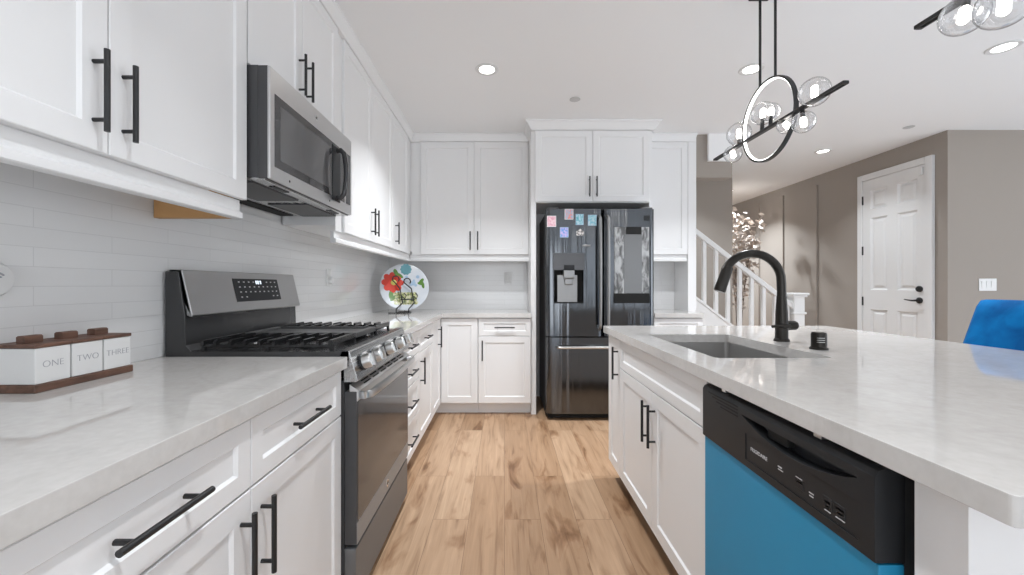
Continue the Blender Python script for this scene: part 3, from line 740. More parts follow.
# magnets on the left door
def fp(px, py, w): return ((px - 504.5) * (fy - w) / 400, 1.165 + (285 - py) * (fy - w) / 400)
def dsurf(x):
    a = (x - fx0 - .004) / (xm - .004 - fx0 - .008); return fy + .020 * abs(2 * a - 1) ** 16 + .004 * (2 * a - 1) ** 2
for col, px, py, w_, h_, lab in (
        ('pink', 551.6, 221.3, .070, .086, 'pink picture magnet, leftmost of those on the fridge'),
        ('mixed', 569.0, 214.2, .066, .082, 'red and blue picture magnet, highest on the fridge door'),
        ('aqua', 579.6, 219.5, .060, .086, 'pale and teal picture magnet between the top magnet and the handle'),
        ('sky', 592.2, 220.3, .066, .086, 'sky blue picture magnet beside the fridge handle'),
        ('violet', 564.2, 232.3, .066, .080, 'violet and blue magnet below the top one'),
        ('pale', 580.0, 232.2, .064, .060, 'small white house-shaped magnet below the teal one')):
    x, z = fp(px, py, .004); y = dsurf(x) - .0032
    if col == 'pale': poly = [(x - w_ / 2, z - h_ / 2), (x + w_ / 2, z - h_ / 2), (x + w_ / 2, z + .005), (x, z + h_ / 2), (x - w_ / 2, z + .005)]
    else: poly = [(x - w_ / 2, z - h_ / 2), (x + w_ / 2, z - h_ / 2), (x + w_ / 2, z + h_ / 2), (x - w_ / 2, z + h_ / 2)]
    yfl = min(dsurf(x + w_ * (k / 8 - .5)) for k in range(9)) - .0012; ysl = lambda a: yfl
    mb = MB().prism(poly, lambda a, c: (a, ysl(a) - .004, c), lambda a, c: (a, ysl(a), c))
    tm = thing('fridge_magnet', lab, 'magnet', (x, y, z), 'magnets on the fridge door')
    obj('picture', mb, MAG[col], tm, smooth=0)
    if col != 'pale':
        mb = MB(); 
        for (a0, a1, b0, b1) in ((x - w_ / 2 - .004, x + w_ / 2 + .004, z - h_ / 2 - .004, z - h_ / 2), (x - w_ / 2 - .004, x + w_ / 2 + .004, z + h_ / 2, z + h_ / 2 + .004), (x - w_ / 2 - .004, x - w_ / 2, z - h_ / 2, z + h_ / 2), (x + w_ / 2, x + w_ / 2 + .004, z - h_ / 2, z + h_ / 2)):
            mb.prism([(a0, b0), (a1, b0), (a1, b1), (a0, b1)], lambda a, c: (a, ysl(a) - .0045, c), lambda a, c: (a, ysl(a), c))
        obj('border', mb, 'paleblue' if col in ('aqua', 'sky', 'violet') else 'offwhite', tm, smooth=0)
x, z = fp(586.5, 245.5, .01); y = dsurf(x)
tm = thing('magnet_clip', 'small silver clip magnet on the fridge door below the house magnet', 'clip', (x, y - .002, z))
obj('jaw', MB().box(x - .035, x + .035, y - .012, y - .001, z - .010, z + .008, .003, 2), 'dulled', tm)
obj('spring', MB().tube([(x - .02, y - .014, z), (x, y - .022, z + .004), (x + .02, y - .014, z)], .004, 8), 'dulled', tm)

# ------------------------------------------------------------------ island
IX = .652
fi = ISL(IX)
t = thing('island', 'white island base with sink doors facing the aisle', 'island', (1.1, 1.5, 0))
obj('cabinet_body', MB().box(IX, 1.52, 1.252, 2.43, .102, ZT), 'white', t, smooth=0)
obj('cabinet_body', MB().box(1.26, 1.52, .64, 1.252, .102, ZT), 'white', t, smooth=0)
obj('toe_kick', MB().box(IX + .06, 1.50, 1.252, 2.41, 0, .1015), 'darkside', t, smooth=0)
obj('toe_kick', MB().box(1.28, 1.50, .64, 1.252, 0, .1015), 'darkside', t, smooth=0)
obj('end_panel', MB().box(.652, 1.53, .562, .636, 0, ZT), 'white', t, smooth=0)
door(t, fi, 2.19, 2.43, .11, .866, 2.228, .73)
obj('false_drawer_front', shaker(fi, 1.248, 2.188, .71, .866, rail=.042), 'white', t, smooth=0)
door(t, fi, 1.248, 1.717, .11, .708, 1.68, .570); door(t, fi, 1.717, 2.188, .11, .708, 1.752, .570)
# worktop with undermount cut-out
itop = obj('island_countertop', MB().prism_z([(.607, .4755 + .006), (.609, .4775), (.613, .4755), (1.976, .4755), (1.976, 2.47), (.619, 2.47), (.6105, 2.4665), (.607, 2.458)], CT0, CT1, .002), 'quartz', base=(1.3, 1.47, CT0))
tag(itop, 'wide pale quartz worktop of the island in the right foreground', 'countertop', 'quartz worktops')
sx0, sx1, sy0, sy1 = .727, 1.135, 1.375, 2.03
def rrect(x0, x1, y0, y1, r, n=5):
    p = []
    for cx, cy, a0 in ((x1 - r, y1 - r, 0), (x0 + r, y1 - r, 90), (x0 + r, y0 + r, 180), (x1 - r, y0 + r, 270)):
        for k in range(n + 1): a = R(a0 + 90 * k / n); p.append((cx + r * math.cos(a), cy + r * math.sin(a)))
    return p
cut(itop, MB().prism_z(rrect(sx0, sx1, sy0, sy1, .02), CT0 - .05, CT1 + .05))
cb_ = [o for o in t.children if o.name.startswith('cabinet_body')][0]
cut(cb_, MB().box(sx0 - .025, sx1 + .025, sy0 - .025, sy1 + .025, .60, .95))
# basin
t = thing('sink', 'rectangular stainless steel undermount sink set in the island', 'sink', ((sx0 + sx1) / 2, (sy0 + sy1) / 2, .64))
b = bmesh.new(); n = 24; rings = []
for (g, r_, z) in ((.020, .03, .8735), (-.002, .02, .8735), (-.002, .02, .866), (-.004, .022, .70), (-.010, .03, .675), (-.035, .05, .662)):
    rings.append([b.verts.new((x, y, z)) for x, y in rrect(sx0 - g, sx1 + g, sy0 - g, sy1 + g, r_)])
cen = b.verts.new(((sx0 + sx1) / 2, (sy0 + sy1) / 2, .657))
N = len(rings[0])
for A, B in zip(rings, rings[1:]):
    for k in range(N): b.faces.new((A[k], A[(k + 1) % N], B[(k + 1) % N], B[k]))
for k in range(N): b.faces.new((rings[-1][k], rings[-1][(k + 1) % N], cen))
bmesh.ops.recalc_face_normals(b, faces=b.faces[:])
for f_ in b.faces: f_.normal_flip()
mb = MB(); mb.add(b); obj('basin', mb, 'sinksteel', t, smooth=40)
obj('drain', MB().lathe([(.048, 0), (.048, .003), (.040, .005), (.036, .002), (.012, .002), (.010, .005), (0, .005)], ((sx0 + sx1) / 2, (sy0 + sy1) / 2 , .657), n=24), 'chrome', t)
# faucet
fyy, fxx = 1.79, 1.240
def ip(px, py): return ((px - 504.5) * fyy / 400, fyy, 1.165 + (285 - py) * fyy / 400)
t = thing('faucet', 'dark gooseneck kitchen faucet standing behind the island sink', 'faucet', (fxx, fyy, CT1))
obj('base', MB().lathe([(.031, 0), (.031, .008), (.0255, .014), (.025, .075), (.0245, .085), (.0235, .13), (.0195, .20), (0, .20)], (fxx, fyy, CT1), n=24), 'bronze', t)
arc = [(fxx, fyy, 1.07), (fxx, fyy, 1.13), (fxx - .001, fyy, 1.17)]
cx_, cz_, ra, rb = 1.108, 1.180, .131, .126
for k in range(1, 17):
    a = R(166 * k / 16); arc.append((cx_ + ra * math.cos(a), fyy, cz_ + rb * math.sin(a)))
arc.append(ip(727, 270))
rad = [.0182] * len(arc)
obj('spout', MB().tube(arc, rad, 16), 'bronze', t)
hx0 = Vector(ip(728.2, 266.5)); hx1 = Vector(ip(719.3, 291.5)); ax = (hx1 - hx0); ln = ax.length
sh = obj('spray_head', MB().lathe([(.0195, 0), (.0225, .010), (.0235, ln * .6), (.0245, ln * .95), (.021, ln), (0, ln)], hx0, ax, 20), 'bronze', t)
obj('spray_button', MB().box(hx0.x - .034, hx0.x - .014, fyy - .009, fyy + .009, hx0.z - .072, hx0.z - .040, .004, 2), 'black', sh)
hv = .914 + .070
obj('lever', MB().lathe([(.0205, 0), (.0215, .004), (.0215, .040), (.017, .048), (0, .050)], (fxx + .018, fyy, hv), (1, 0, 0), 20)
    .tube([(fxx + .02, fyy - .026, hv - .002), (fxx - .03, fyy - .034, hv + .002), (fxx - .068, fyy - .040, hv - .001)], [.0085, .0075, .0065], 10), 'bronze', t)
# air switch
ax_, ay_ = 1.230, 1.565
t = thing('air_switch', 'small dark cylindrical button standing on the island beside the faucet', 'button', (ax_, ay_, CT1))
obj('housing', MB().lathe([(.031, 0), (.031, .006), (.026, .010), (.026, .060), (.023, .066), (0, .066)], (ax_, ay_, CT1), n=24), 'bronze', t)
mb = MB()
for dz in (.030, .038, .046): mb.box(ax_ - .022, ax_ + .002, ay_ - .0275, ay_ - .018, CT1 + dz - .0012, CT1 + dz + .0012)
obj('slots', mb, 'chromesat', t, smooth=0)

# ------------------------------------------------------------------ dishwasher
dx, dy0, dy1 = .615, .664, 1.2415
t = thing('dishwasher', 'dishwasher with black control panel and blue film on its door, in the island', 'dishwasher', (.9, .95, 0))
obj('tub', MB().box(.668, 1.25, dy0 + .004, dy1 - .004, .10, .868), 'darkside', t, smooth=0)
obj('toe_panel', MB().box(.70, .72, dy0 + .01, dy1 - .01, .01, .098), 'plastic', t, smooth=0)
obj('door', MB().box(dx + .006, .666, dy0, dy1, .11, .700, .004, 2), 'film', t, label='door covered in blue protective film')
mb = MB().prism_y([(dx, .7025), (dx, .846), (dx + .006, .856), (dx + .016, .8595), (.666, .8595), (.666, .7025)], dy0, dy1, .0015)
cp = obj('control_panel', mb, 'plastic', t, label='black plastic control panel')
poly = [(.697, .829), (1.038, .829)]
for k in range(1, 12):
    a = k / 12; poly.append((1.038 - .341 * a, .829 - .036 * math.sin(PI * a) ** .8))
cut(cp, MB().prism_x(poly, dx - .02, dx + .030))
cut(cp, MB().box(dx - .02, dx + .006, .695, 1.022, .721, .787))
obj('button_plate', MB().box(dx + .0022, dx + .008, .6955, 1.0215, .7215, .7865, .001), 'plastic', cp)
obj('latch', MB().box(dx + .012, dx + .0295, .885, .955, .802, .829, .003), 'hole', cp)
mb = MB()
for k in range(4): mb.box(dx - .0008, dx + .002, 1.055, 1.205 - k * .022, .842 - k * .0085, .8455 - k * .0085)
obj('vent', mb, 'hole', cp, smooth=0)
obj('lettering', text('FRIGIDAIRE', .0125, (dx + .0021, .971, .7545), (0, -1, 0), (0, 0, 1)), 'greymark', cp, smooth=0)
for y, z, w_, h_ in ((.896, .757, .012, .003), (.894, .751, .016, .0015), (.838, .760, .018, .0015), (.836, .753, .016, .004), (.804, .746, .012, .002), (.804, .740, .010, .002),
                     (.7637, .750, .014, .004), (.7637, .742, .010, .003), (.7637, .733, .014, .0015), (.735, .752, .018, .004), (.735, .744, .014, .003), (.735, .734, .020, .0015)):
    obj('button_mark', MB().box(dx + .0012, dx + .003, y - w_ / 2, y + w_ / 2, z - h_ / 2, z + h_ / 2), 'greymark', cp, smooth=0)
for y in (.836, .7637, .735): obj('button', MB().box(dx + .0012, dx + .004, y - .012, y + .012, .738, .760, .0006), 'plastic', cp)
mb = MB()
for y in (dy1 - .10, .80): mb.box(.625, .66, y - .010, y + .010, .8595, .8735, .001)
obj('mounting_bracket', mb, 'chromesat', t, smooth=0)

# ------------------------------------------------------------------ canisters on their tray
kx0, kx1, ky0, ky1 = WL + .018, -1.083, .922, 1.168
tag(obj('tray', MB().box(kx0, kx1, ky0, ky1, CT1, CT1 + .019, .002), 'walnut', base=(-1.14, 1.05, CT1)), 'dark wooden tray on the left worktop holding three white canisters', 'tray')
for k, word in enumerate(('ONE', 'TWO', 'THREE')):
    a = ky0 + .0035 + k * .0805; b_ = a + .077; z0 = CT1 + .0192; z1 = z0 + .084
    t = thing('canister', 'white square canister lettered %s with dark wooden lid, on the tray' % word, 'canister', ((kx0 + kx1) / 2, (a + b_) / 2, z0), 'canisters on the tray')
    bx_ = obj('box', MB().box(kx0 + .004, kx1 - .004, a, b_, z0, z1, .0025, 2), 'offwhite', t)
    lid = obj('lid', MB().box(kx0 + .002, kx1 - .002, a - .0012, b_ + .0012, z1 + .0003, z1 + .009, .0015), 'walnut', t)
    ym = (a + b_) / 2
    obj('lid_grip', MB().prism_y([(-1.155, z1 + .009), (-1.155, z1 + .024), (-1.151, z1 + .027), (-1.137, z1 + .027), (-1.133, z1 + .024), (-1.133, z1 + .009)], ym - .019, ym + .019, .001), 'walnut', lid)
    obj('lettering', text(word, .0225, (kx1 - .0038, ym, z0 + .044), (0, 1, 0), (0, 0, 1), thin=-.0005), 'greytext', bx_, smooth=0)

# ------------------------------------------------------------------ painted plate on its wire stand
pc = Vector((-.915, 3.66, 1.140)); pnrm = Vector((.30, -.93, .30)).normalized()
pu = Vector((0, 0, 1)).cross(pnrm).normalized(); pv = pnrm.cross(pu)
t = thing('decorative_plate', 'large round painted plate with red and teal flowers leaning in the corner', 'plate', (pc.x, pc.y, .93))
obj('dish', MB().lathe([(0, 0), (.10, .0), (.15, .006), (.21, .022), (.218, .028), (.212, .030), (.15, .014), (.10, .009), (0, .008)], pc, pnrm, 48), 'plate', t)
def pp(a, b_, lift=.0): 
    r_ = math.hypot(a, b_); h = .009 if r_ < .10 else (.009 + (r_ - .10) * .10 if r_ < .15 else .014 + (r_ - .15) * .258)
    return pc + pu * a + pv * b_ + pnrm * (h + .0012 + lift)
def blob(mb, ca, cb_, ra_, rb_, rot=0, n=14, lift=0):
    b = bmesh.new(); ring = []
    rings = []
    for s in (1, .5):
        rings.append([b.verts.new(pp(ca + s * (ra_ * math.cos(2 * PI * k / n) * math.cos(rot) - rb_ * math.sin(2 * PI * k / n) * math.sin(rot)), cb_ + s * (ra_ * math.cos(2 * PI * k / n) * math.sin(rot) + rb_ * math.sin(2 * PI * k / n) * math.cos(rot)), lift + (1 - s) * .002)) for k in range(n)])
    for k in range(n): b.faces.new((rings[0][k], rings[0][(k + 1) % n], rings[1][(k + 1) % n], rings[1][k]))
    b.faces.new(rings[1]); mb.add(b)
def flower(ca, cb_, r_, petals, lift=0):
    mb = MB()
    for k in range(petals):
        a = 2 * PI * k / petals; blob(mb, ca + .6 * r_ * math.cos(a), cb_ + .6 * r_ * math.sin(a), .44 * r_, .34 * r_, a, lift=lift + .0002 * (k % 2))
    blob(mb, ca, cb_, .5 * r_, .5 * r_, lift=lift + .0004); return mb
obj('red_flower', flower(-.105, .045, .095, 8), 'red', t, label='red painted flower')
mb = MB(); blob(mb, -.095, .045, .026, .026, lift=.004); obj('flower_centre', mb, 'yellow', t)
obj('teal_flower', flower(.015, .170, .050, 10), 'teal', t, label='teal painted flower')
mb = MB()
for a, b_, l, w_, r_ in ((-.075, .135, .040, .020, 1.9), (-.045, .115, .040, .017, -.6), (.150, .055, .034, .016, .9), (.165, .02, .034, .013, 1.7), (.145, .035, .03, .014, -.3), (-.12, -.075, .045, .020, 1.6), (-.10, -.10, .04, .018, .8)): blob(mb, a, b_, l, w_, r_)
obj('leaves', mb, 'leaf', t, label='green painted leaves')
mb = MB()
for a, b_, r_ in ((.08, .04, .022), (.06, .025, .012), (.10, .02, .013), (.085, .065, .012), (.02, .10, .014), (.12, .10, .016)): blob(mb, a, b_, r_, r_)
obj('blue_dots', mb, 'paleblue', t)
mb = MB()
for j in range(4):
    for k in range(7):
        blob(mb, -.085 + k * .029 + (j % 2) * .008, -.062 - j * .029, .0205, .0175, .3, 8)
obj('painted_basket', mb, 'basket', t, label='yellow and green painted basket pattern')
t = thing('plate_stand', 'black wire stand holding the painted plate', 'plate stand', (-.90, 3.55, CT1))
def sp(a, b_, lift): return pp(a, b_, lift)
mb = MB()
for s, a0 in ((-1, -.055), (1, .045)):
    pts = []
    foot = Vector((pc.x + .02 + s * .055, 3.51, CT1 + .005))
    base_pt = foot
    # curled top scroll, shaft down the face, then the hook that carries the rim
    for k in range(9):
        a = R(-40 + 290 * k / 8); pts.append(sp(a0 + s * 0 - .022 + .030 * math.cos(a), .050 + (.02 if s < 0 else 0) + .030 * math.sin(a), .026))
    pts += [sp(a0 + .012, -.02, .030), sp(a0 + .022, -.09, .034), sp(a0 + .032, -.16, .05), foot + Vector((0, 0, .035)), foot]
    mb.tube(pts, .0058, 8)
    mb.tube([foot, foot + Vector((-.01, .10, 0)), foot + Vector((-.02, .17, 0))], .0042, 8)
    mb.tube([sp(a0 + .022, -.09, .034), sp(a0 + .055, -.12, .036), sp(a0 + .065, -.085, .036), sp(a0 + .048, -.065, .036)], .0050, 8)
fl, fr_ = Vector((pc.x + .02 - .055, 3.51, CT1 + .005)), Vector((pc.x + .02 + .055, 3.51, CT1 + .005))
mb.tube([fl + Vector((-.07, .005, 0)), fl, fr_], .0042, 8)
mb.tube([sp(-.04, -.125, .036), sp(.07, -.125, .036)], .0050, 8)
obj('front_scrolls', mb, 'black', t)
obj('back_prop', MB().tube([fl + Vector((-.02, .17, 0)), fr_ + Vector((-.02, .17, 0))], .0042, 8).tube([(fl + fr_) / 2 + Vector((-.02, .17, 0)), (fl + fr_) / 2 + Vector((-.05, .245, .10))], .0042, 8), 'black', t)

# ------------------------------------------------------------------ outlets, switches, wall gadgets
def plate_x(name, label, y, z, w_=.074, h_=.116):
    x = WL + .008; t = thing(name, label, 'outlet', (x, y, z), 'wall outlets')
    obj('cover_plate', MB().box(x, x + .006, y - w_ / 2, y + w_ / 2, z - h_ / 2, z + h_ / 2, .002), 'offwhite', t)
    return t, x + .006
t, x = plate_x('wall_outlet', 'white wall outlet on the left tiles between the range and the plate', 2.74, 1.215)
for dz in (.022, -.022): obj('socket', MB().box(x - .001, x + .0015, 2.724, 2.756, 1.215 + dz - .014, 1.215 + dz + .014, .001), 'offwhite', t)
tag(obj('night_light', MB().lathe([(0, 0), (.022, 0), (.022, .012), (.017, .020), (.010, .021), (0, .021)], (x + .0017, 2.752, 1.195), (1, 0, 0), 24), 'offwhite', base=(x, 2.752, 1.195)), 'round white plug-in on the lower socket of the left wall outlet', 'plug')
def plate_y(label, x, z, n, y, cat='outlet', name='wall_outlet', group='wall outlets', m='offwhite'):
    w_ = .074 + (n - 1) * .046; t = thing(name, label, cat, (x, y, z), group)
    obj('cover_plate', MB().box(x - w_ / 2, x + w_ / 2, y - .006, y, z - .058, z + .058, .002), m, t)
    for k in range(n):
        xc = x + (k - (n - 1) / 2) * .046
        if cat == 'outlet' and n == 1:
            for dz in (.022, -.022): obj('socket', MB().box(xc - .016, xc + .016, y - .0075, y - .005, z + dz - .014, z + dz + .014, .001), 'offwhite', t)
        else: obj('rocker', MB().prism_x([(y - .0055, z - .033), (y - .0055, z + .033), (y - .011, z + .033), (y - .007, z - .033)], xc - .016, xc + .016, .0008), 'offwhite', t)
    return t
plate_y('white wall outlet on the back tiles left of the fridge', .035, 1.235, 1, WB - .008)
plate_y('wide white switch plate on the tiles right of the fridge', 1.70, 1.265, 3, WB - .008, 'switch', 'switch_plate', 'wall switches')
plate_y('white switch plate on the taupe wall beside the blue chair', 4.556, 1.168, 3, 3.775, 'switch', 'switch_plate', 'wall switches')
# round plug-in at the left edge
gx, gy, gz = WL + .008, .926, 1.178
t = thing('wifi_plug', 'round white wireless plug on the tiles at the left edge above the canisters', 'plug', (gx, gy, gz))
obj('housing', MB().lathe([(0, 0), (.043, 0), (.043, .018), (.038, .026), (.030, .028), (0, .028)], (gx, gy, gz), (1, 0, 0), 40), 'offwhite', t)
mb = MB()
for r_ in (.008, .015, .022):
    mb.tube([(gx + .0285, gy + r_ * math.sin(R(a)), gz - .006 + r_ * math.cos(R(a))) for a in range(-45, 46, 10)], .0022, 6)
mb.lathe([(0, 0), (.0035, 0), (.0035, .001), (0, .001)], (gx + .028, gy, gz - .008), (1, 0, 0), 12)
obj('symbol', mb, 'greytext', t, label='grey wireless symbol')

# ------------------------------------------------------------------ ceiling lights and fittings
LL = {0: 'round recessed light in the ceiling above the aisle, left of the fridge', 1: 'round recessed light in the ceiling behind the pendant rods',
      2: 'round recessed light at the upper right, below the cropped pendant', 3: 'round recessed light farthest back, over the hall near the entry door'}
for k, (x, y) in enumerate(LAMPS):
    t = thing('recessed_light', LL.get(k, 'added unseen fill light, built as a round recessed ceiling light'), 'light', (x, y, CEIL), 'recessed ceiling lights')
    obj('trim_ring', MB().lathe([(.052, -.0035), (.056, -.006), (.074, -.006), (.079, -.001), (.079, .002), (.052, .002), (.052, -.0035)], (x, y, CEIL), n=32), 'offwhite', t)
    obj('diffuser', MB().lathe([(0, -.003), (.0525, -.003), (.0525, .001), (0, .001)], (x, y, CEIL), n=32), 'emit', t)
    area('recessed_lamp', (x, y, CEIL - .008), (0, 0, 0), .10, .10, LAMP * (3.2 if y > 5 else .75 if x == 3.48 else 1.0 if y > 4.5 else 1.8 if y > 2.6 else 1), (.88, .945, 1) if y > 4 else (.94, .97, 1), 'DISK', 112)
for lab, x, y in (('round white sprinkler cover on the ceiling in front of the fridge', .554, 3.146), ('round white sprinkler cover on the ceiling near the hall door', 3.74, 3.70)):
    t = thing('sprinkler_cover', lab, 'sprinkler', (x, y, CEIL), 'ceiling sprinkler covers')
    obj('cap', MB().lathe([(0, -.007), (.038, -.007), (.042, -.005), (.042, -.003), (0, -.003)], (x, y, CEIL), n=28), 'covercap', t)
    obj('stem', MB().lathe([(.030, -.003), (.030, .002), (0, .002)], (x, y, CEIL), n=20), 'ceiling', t)

# ------------------------------------------------------------------ pendants over the island
def pendant(label, yc, globes, ringY, zb):
    x0 = 1.29; zr_ = zb + .040; r0 = .193
    t = thing('pendant_light', label, 'pendant light', (x0, yc, CEIL), 'pendants over the island')
    obj('canopy', MB().box(x0 - .05, x0 + .05, ringY - .085, ringY + .075, CEIL - .020, CEIL - .0005, .004, 2), 'black', t)
    for dy in (-.057, .057): obj('rod', MB().tube([(x0, ringY + dy, CEIL - .02), (x0, ringY + dy, zr_ + math.sqrt((r0 + .003) ** 2 - .057 ** 2))], .006, 10), 'black', t)
    n = 64; b = bmesh.new(); prof = [(-.009, .005), (.009, .005), (.009, -.004), (-.009, -.004)]; rings = []
    for k in range(n):
        a = 2 * PI * k / n
        rings.append([b.verts.new((x0 + p, ringY + (r0 + q) * math.cos(a), zr_ + (r0 + q) * math.sin(a))) for p, q in prof])
    for k in range(n):
        A, B = rings[k], rings[(k + 1) % n]
        for j in range(4): b.faces.new((A[j], A[(j + 1) % 4], B[(j + 1) % 4], B[j]))
    bmesh.ops.recalc_face_normals(b, faces=b.faces[:]); mb = MB(); mb.add(b)
    ring = obj('ring', mb, 'black', t, smooth=40)
    b = bmesh.new(); rings = []
    for k in range(n):
        a = 2 * PI * k / n
        rings.append([b.verts.new((x0 + p, ringY + (r0 + q) * math.cos(a), zr_ + (r0 + q) * math.sin(a))) for p, q in ((-.007, -.0035), (.007, -.0035), (.0055, -.008), (-.0055, -.008))])
    for k in range(n):
        A, B = rings[k], rings[(k + 1) % n]
        for j in range(4): b.faces.new((A[j], A[(j + 1) % 4], B[(j + 1) % 4], B[j]))
    bmesh.ops.recalc_face_normals(b, faces=b.faces[:]); mb = MB(); mb.add(b)
    obj('led_strip', mb, 'led', ring, label='glowing white strip inside the ring', smooth=40)
    # flat bar with a slot near each end
    ya, yb = yc - .47, yc + .47
    mb = MB()
    for s in (-.009, .009): mb.box(x0 + s - .003, x0 + s + .003, ya, yb, zb - .006, zb + .006, .001)
    for a_, b2 in ((ya, ya + .012), (ya + .10, yb - .10), (yb - .012, yb)): mb.box(x0 - .0061, x0 + .0061, a_, b2, zb - .006, zb + .006)
    obj('bar', mb, 'black', t, smooth=0)
    for (gx_, gy_, gz_, r_) in globes:
        c = Vector((gx_, gy_, gz_)); foot = Vector((x0, gy_, zb)); d = (c - foot).normalized()
        g = obj('globe', MB().sphere(c, r_, 32), 'glass', t, smooth=60, label='clear glass globe')
        nk = foot + d * .006; ne = c - d * r_ * .45
        obj('socket', MB().tube([nk, ne], .009, 12), 'black', g)
        obj('bulb', MB().tube([ne, ne + d * .008, ne + d * r_ * .80, ne + d * (r_ * .80 + .006)], [.007, .0125, .0125, .007], 12), 'filament', g, label='small lit bulb')
def gpx(px, py, y, r_): return ((px - 504.5) * y / 400, y, 1.165 + (285 - py) * y / 400, r_)
g1 = [gpx(814.5, 92, 1.667, .058), gpx(763, 113.5, 2.005, .056), gpx(771, 112, 1.94, .042), gpx(803.5, 122, 1.735, .046), gpx(786.5, 125, 1.86, .040), gpx(739, 134, 2.20, .062), gpx(733, 154, 2.27, .048)]
pendant('black ring pendant with glass globes hanging over the middle of the island', 1.98, g1, 1.962, 1.932)
g2 = [gpx(964, 15, 1.115, .052), gpx(1004, 5, 1.03, .056), (1.235, .80, 1.905, .05), (1.345, .62, 1.975, .05), (1.34, .50, 1.90, .042), (1.24, .42, 1.98, .05)]
pendant('black bar pendant with glass globes cropped by the upper right corner', .78, g2, .76, 1.968)

# ------------------------------------------------------------------ blue counter stool
t = thing('counter_stool', 'blue velvet counter stool behind the right edge of the island', 'stool', (2.28, 1.73, 0))
sy_a, sy_b = 1.485, 1.975
b = bmesh.new(); nu, nv = 14, 12; grid = []
for side in (0, 1):
    rows_ = []
    for j in range(nv + 1):
        v = j / nv; z = .66 + v * .435; xc = 2.205 + .15 * v ** 1.1
        row = []
        for i in range(nu + 1):
            u = i / nu; y = sy_a + (sy_b - sy_a) * u
            e = min(u, 1 - u, ); edge = min(1, min(e * nu, (1 - v) * nv * .9 + .05) / 1.2)
            th = .012 + .030 * math.sqrt(max(0, 1 - (1 - edge) ** 2))
            dim = 0
            for (du, dv) in ((.5, .62), (.25, .35), (.75, .35)):
                q = ((u - du) / .09) ** 2 + ((v - dv) / .10) ** 2; dim += .014 * math.exp(-q)
            x = xc + (-th + dim if side == 0 else th * .8)
            # rounded upper corners
            cr = .05; zz = z; yy = y
            if v == 1 and (i == 0 or i == nu): zz -= .006; yy += .006 if i == 0 else -.006
            row.append(b.verts.new((x, yy, zz)))
        rows_.append(row)
    grid.append(rows_)
for side in (0, 1):
    for j in range(nv):
        for i in range(nu):
            q = (grid[side][j][i], grid[side][j][i + 1], grid[side][j + 1][i + 1], grid[side][j + 1][i]); b.faces.new(q if side else q[::-1])
loop0 = [(j, 0) for j in range(nv)] + [(nv, i) for i in range(nu)] + [(nv - j, nu) for j in range(nv)] + [(0, nu - i) for i in range(nu)]
for k in range(len(loop0)):
    a, c = loop0[k], loop0[(k + 1) % len(loop0)]
    b.faces.new((grid[0][a[0]][a[1]], grid[0][c[0]][c[1]], grid[1][c[0]][c[1]], grid[1][a[0]][a[1]]))
bmesh.ops.recalc_face_normals(b, faces=b.faces[:]); bmesh.ops.subdivide_edges(b, edges=[], cuts=0)
mb = MB(); mb.add(b); obj('backrest', mb, 'velvet', t, smooth=70)
obj('seat', MB().box(2.02, 2.235, sy_a + .005, sy_b - .005, .60, .69, .03, 4).box(2.22, 2.34, sy_a + .01, sy_b - .01, .60, .665, .015, 3), 'velvet', t, smooth=60)
for x, y, ox, oy in ((2.05, sy_a + .04, -.02, -.02), (2.05, sy_b - .04, -.02, .02), (2.30, sy_a + .04, .04, -.02), (2.30, sy_b - .04, .04, .02)):
    obj('leg', MB().tube([(x + ox, y + oy, 0), (x, y, .615)], [.010, .016], 10), 'black', t)
obj('footrest', MB().tube([(2.037, sy_a + .027, .22), (2.037, sy_b - .027, .22)], .008, 8), 'black', t)

# ------------------------------------------------------------------ stairs behind the kitchen
SY = 4.36
slope = .775
def srail(x, z0): return z0 - (x - 2.09) * slope
mb = MB()
nst = 6; x_end = 3.20
for k in range(nst):
    x = x_end - k * .235; mb.box(1.87, x, SY + .055, 5.295, k * .182 + .0005, (k + 1) * .182)
o = struct('floor_stairs', mb, 'carpet', smooth=0)
t = thing('stair_railing', 'white stair railing with square balusters rising left behind the kitchen', 'railing', (2.7, SY, 0))
zs = 1.165 + (285 - 299.5) * SY / 400       # top of the stringer at x = 2.09
xl, xr_ = 1.865, 3.16
obj('stringer', MB().prism([(xl, 0), (xr_, 0), (xr_, srail(xr_, zs)), (xl, srail(xl, zs))], lambda x, z: (x, SY - .01, z), lambda x, z: (x, SY + .05, z)), 'trim', t, smooth=0)
obj('stringer_cap', MB().prism([(xl, srail(xl, zs)), (xr_, srail(xr_, zs)), (xr_, srail(xr_, zs) + .028), (xl, srail(xl, zs) + .028)], lambda x, z: (x, SY - .022, z), lambda x, z: (x, SY + .062, z)), 'trim', t, smooth=0)
zr = 1.165 + (285 - 231.5) * SY / 400
xa = 2.09
obj('handrail', MB().prism([(xa - .04, srail(xa - .04, zr) - .035), (xr_, srail(xr_, zr) - .035), (xr_, srail(xr_, zr) + .032), (xa - .04, srail(xa - .04, zr) + .032)], lambda x, z: (x, SY - .012, z), lambda x, z: (x, SY + .052, z), .008), 'trim', t)
for k in range(9):
    x = (703.5 + k * 11.9 - 504.5) * SY / 400 + .015
    if x > xr_ - .06: break
    obj('baluster', MB().box(x - .019, x + .019, SY + .001, SY + .039, srail(x, zs) + .005, srail(x, zr) - .02, .003), 'trim', t, smooth=0)
nx = (797 - 504.5) * SY / 400; ntop = 1.165 + (285 - 294) * SY / 400
mb = MB().box(nx - .058, nx + .058, SY - .038, SY + .078, 0, ntop - .03, .004)
mb.box(nx - .075, nx + .075, SY - .055, SY + .095, ntop - .032, ntop - .012, .005, 2); mb.box(nx - .088, nx + .088, SY - .068, SY + .108, ntop - .012, ntop + .012, .006, 2)
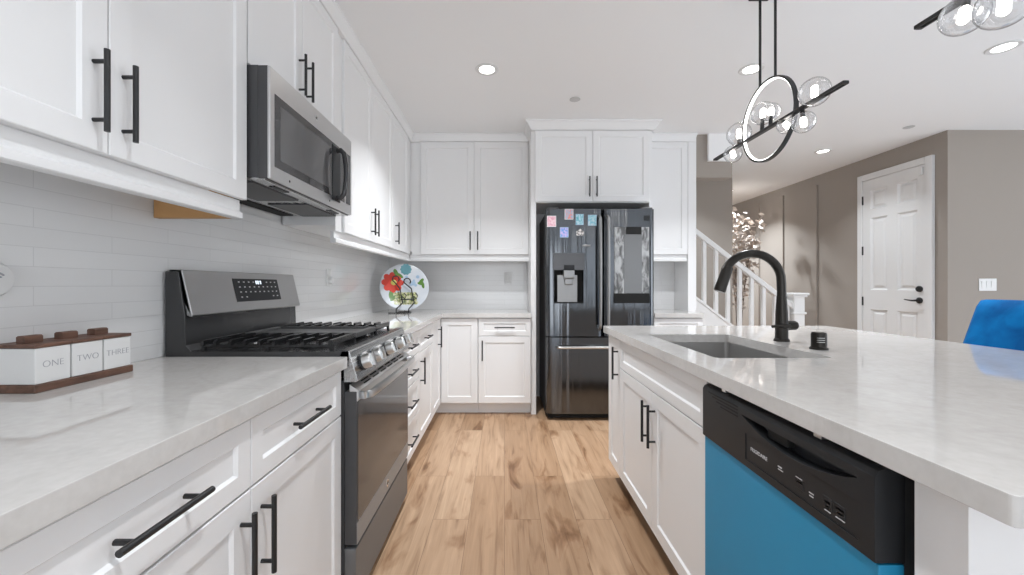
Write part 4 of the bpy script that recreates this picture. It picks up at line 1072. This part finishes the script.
mb.box(nx - .070, nx + .070, SY - .050, SY + .090, ntop - .22, ntop - .195, .005, 2); mb.box(nx - .072, nx + .072, SY - .052, SY + .092, 0, .16, .005)
obj('newel_post', mb, 'trim', t, smooth=0)

# ------------------------------------------------------------------ pale dried tree in the hall
px_, py_ = 3.52, 6.0
t = thing('artificial_tree', 'pale dried-leaf tree in a planter seen behind the stair railing', 'plant', (px_, py_, 0))
obj('planter', MB().lathe([(0, 0), (.12, 0), (.155, .30), (.165, .42), (.155, .43), (.145, .40), (0, .38)], (px_, py_, 0), n=24), 'pot', t)
mb = MB(); tips = []
rnd = random.Random(5)
for k in range(9):
    a = rnd.uniform(0, 2 * PI); h = rnd.uniform(1.1, 1.85); l = rnd.uniform(.08, .24)
    p0 = Vector((px_ + .03 * math.cos(a), py_ + .03 * math.sin(a), .38)); p3 = Vector((px_ + l * math.cos(a), py_ + l * math.sin(a), .42 + h))
    p1 = p0 + Vector((0, 0, h * .4)); p2 = p3 - Vector((l * .4 * math.cos(a), l * .4 * math.sin(a), h * .25))
    pts = []
    for j in range(9):
        s = j / 8; pts.append(p0 * (1 - s) ** 3 + p1 * 3 * s * (1 - s) ** 2 + p2 * 3 * s * s * (1 - s) + p3 * s ** 3)
    mb.tube(pts, [.007 - .0006 * j for j in range(9)], 6); tips += pts[4:] if h > 1.2 else pts[3:]
obj('branches', mb, 'twig', t)
b = bmesh.new()
for p in tips:
    for j in range(11):
        c = p + Vector((rnd.gauss(0, .055), rnd.gauss(0, .055), rnd.gauss(0, .06)))
        d = Vector((rnd.gauss(0, 1), rnd.gauss(0, 1), rnd.gauss(0, .7) - .2)).normalized(); e = d.cross(Vector((rnd.gauss(0, 1), rnd.gauss(0, 1), rnd.gauss(0, 1)))).normalized()
        L_ = rnd.uniform(.07, .12); w_ = L_ * .34; nrm = d.cross(e)
        vs = [b.verts.new(c), b.verts.new(c + d * L_ * .5 + e * w_ + nrm * .006), b.verts.new(c + d * L_), b.verts.new(c + d * L_ * .5 - e * w_ + nrm * .006)]
        b.faces.new((vs[0], vs[1], vs[2])); b.faces.new((vs[0], vs[2], vs[3]))
mb = MB(); mb.add(b); fo = obj('foliage', mb, 'blossom', t, smooth=0)
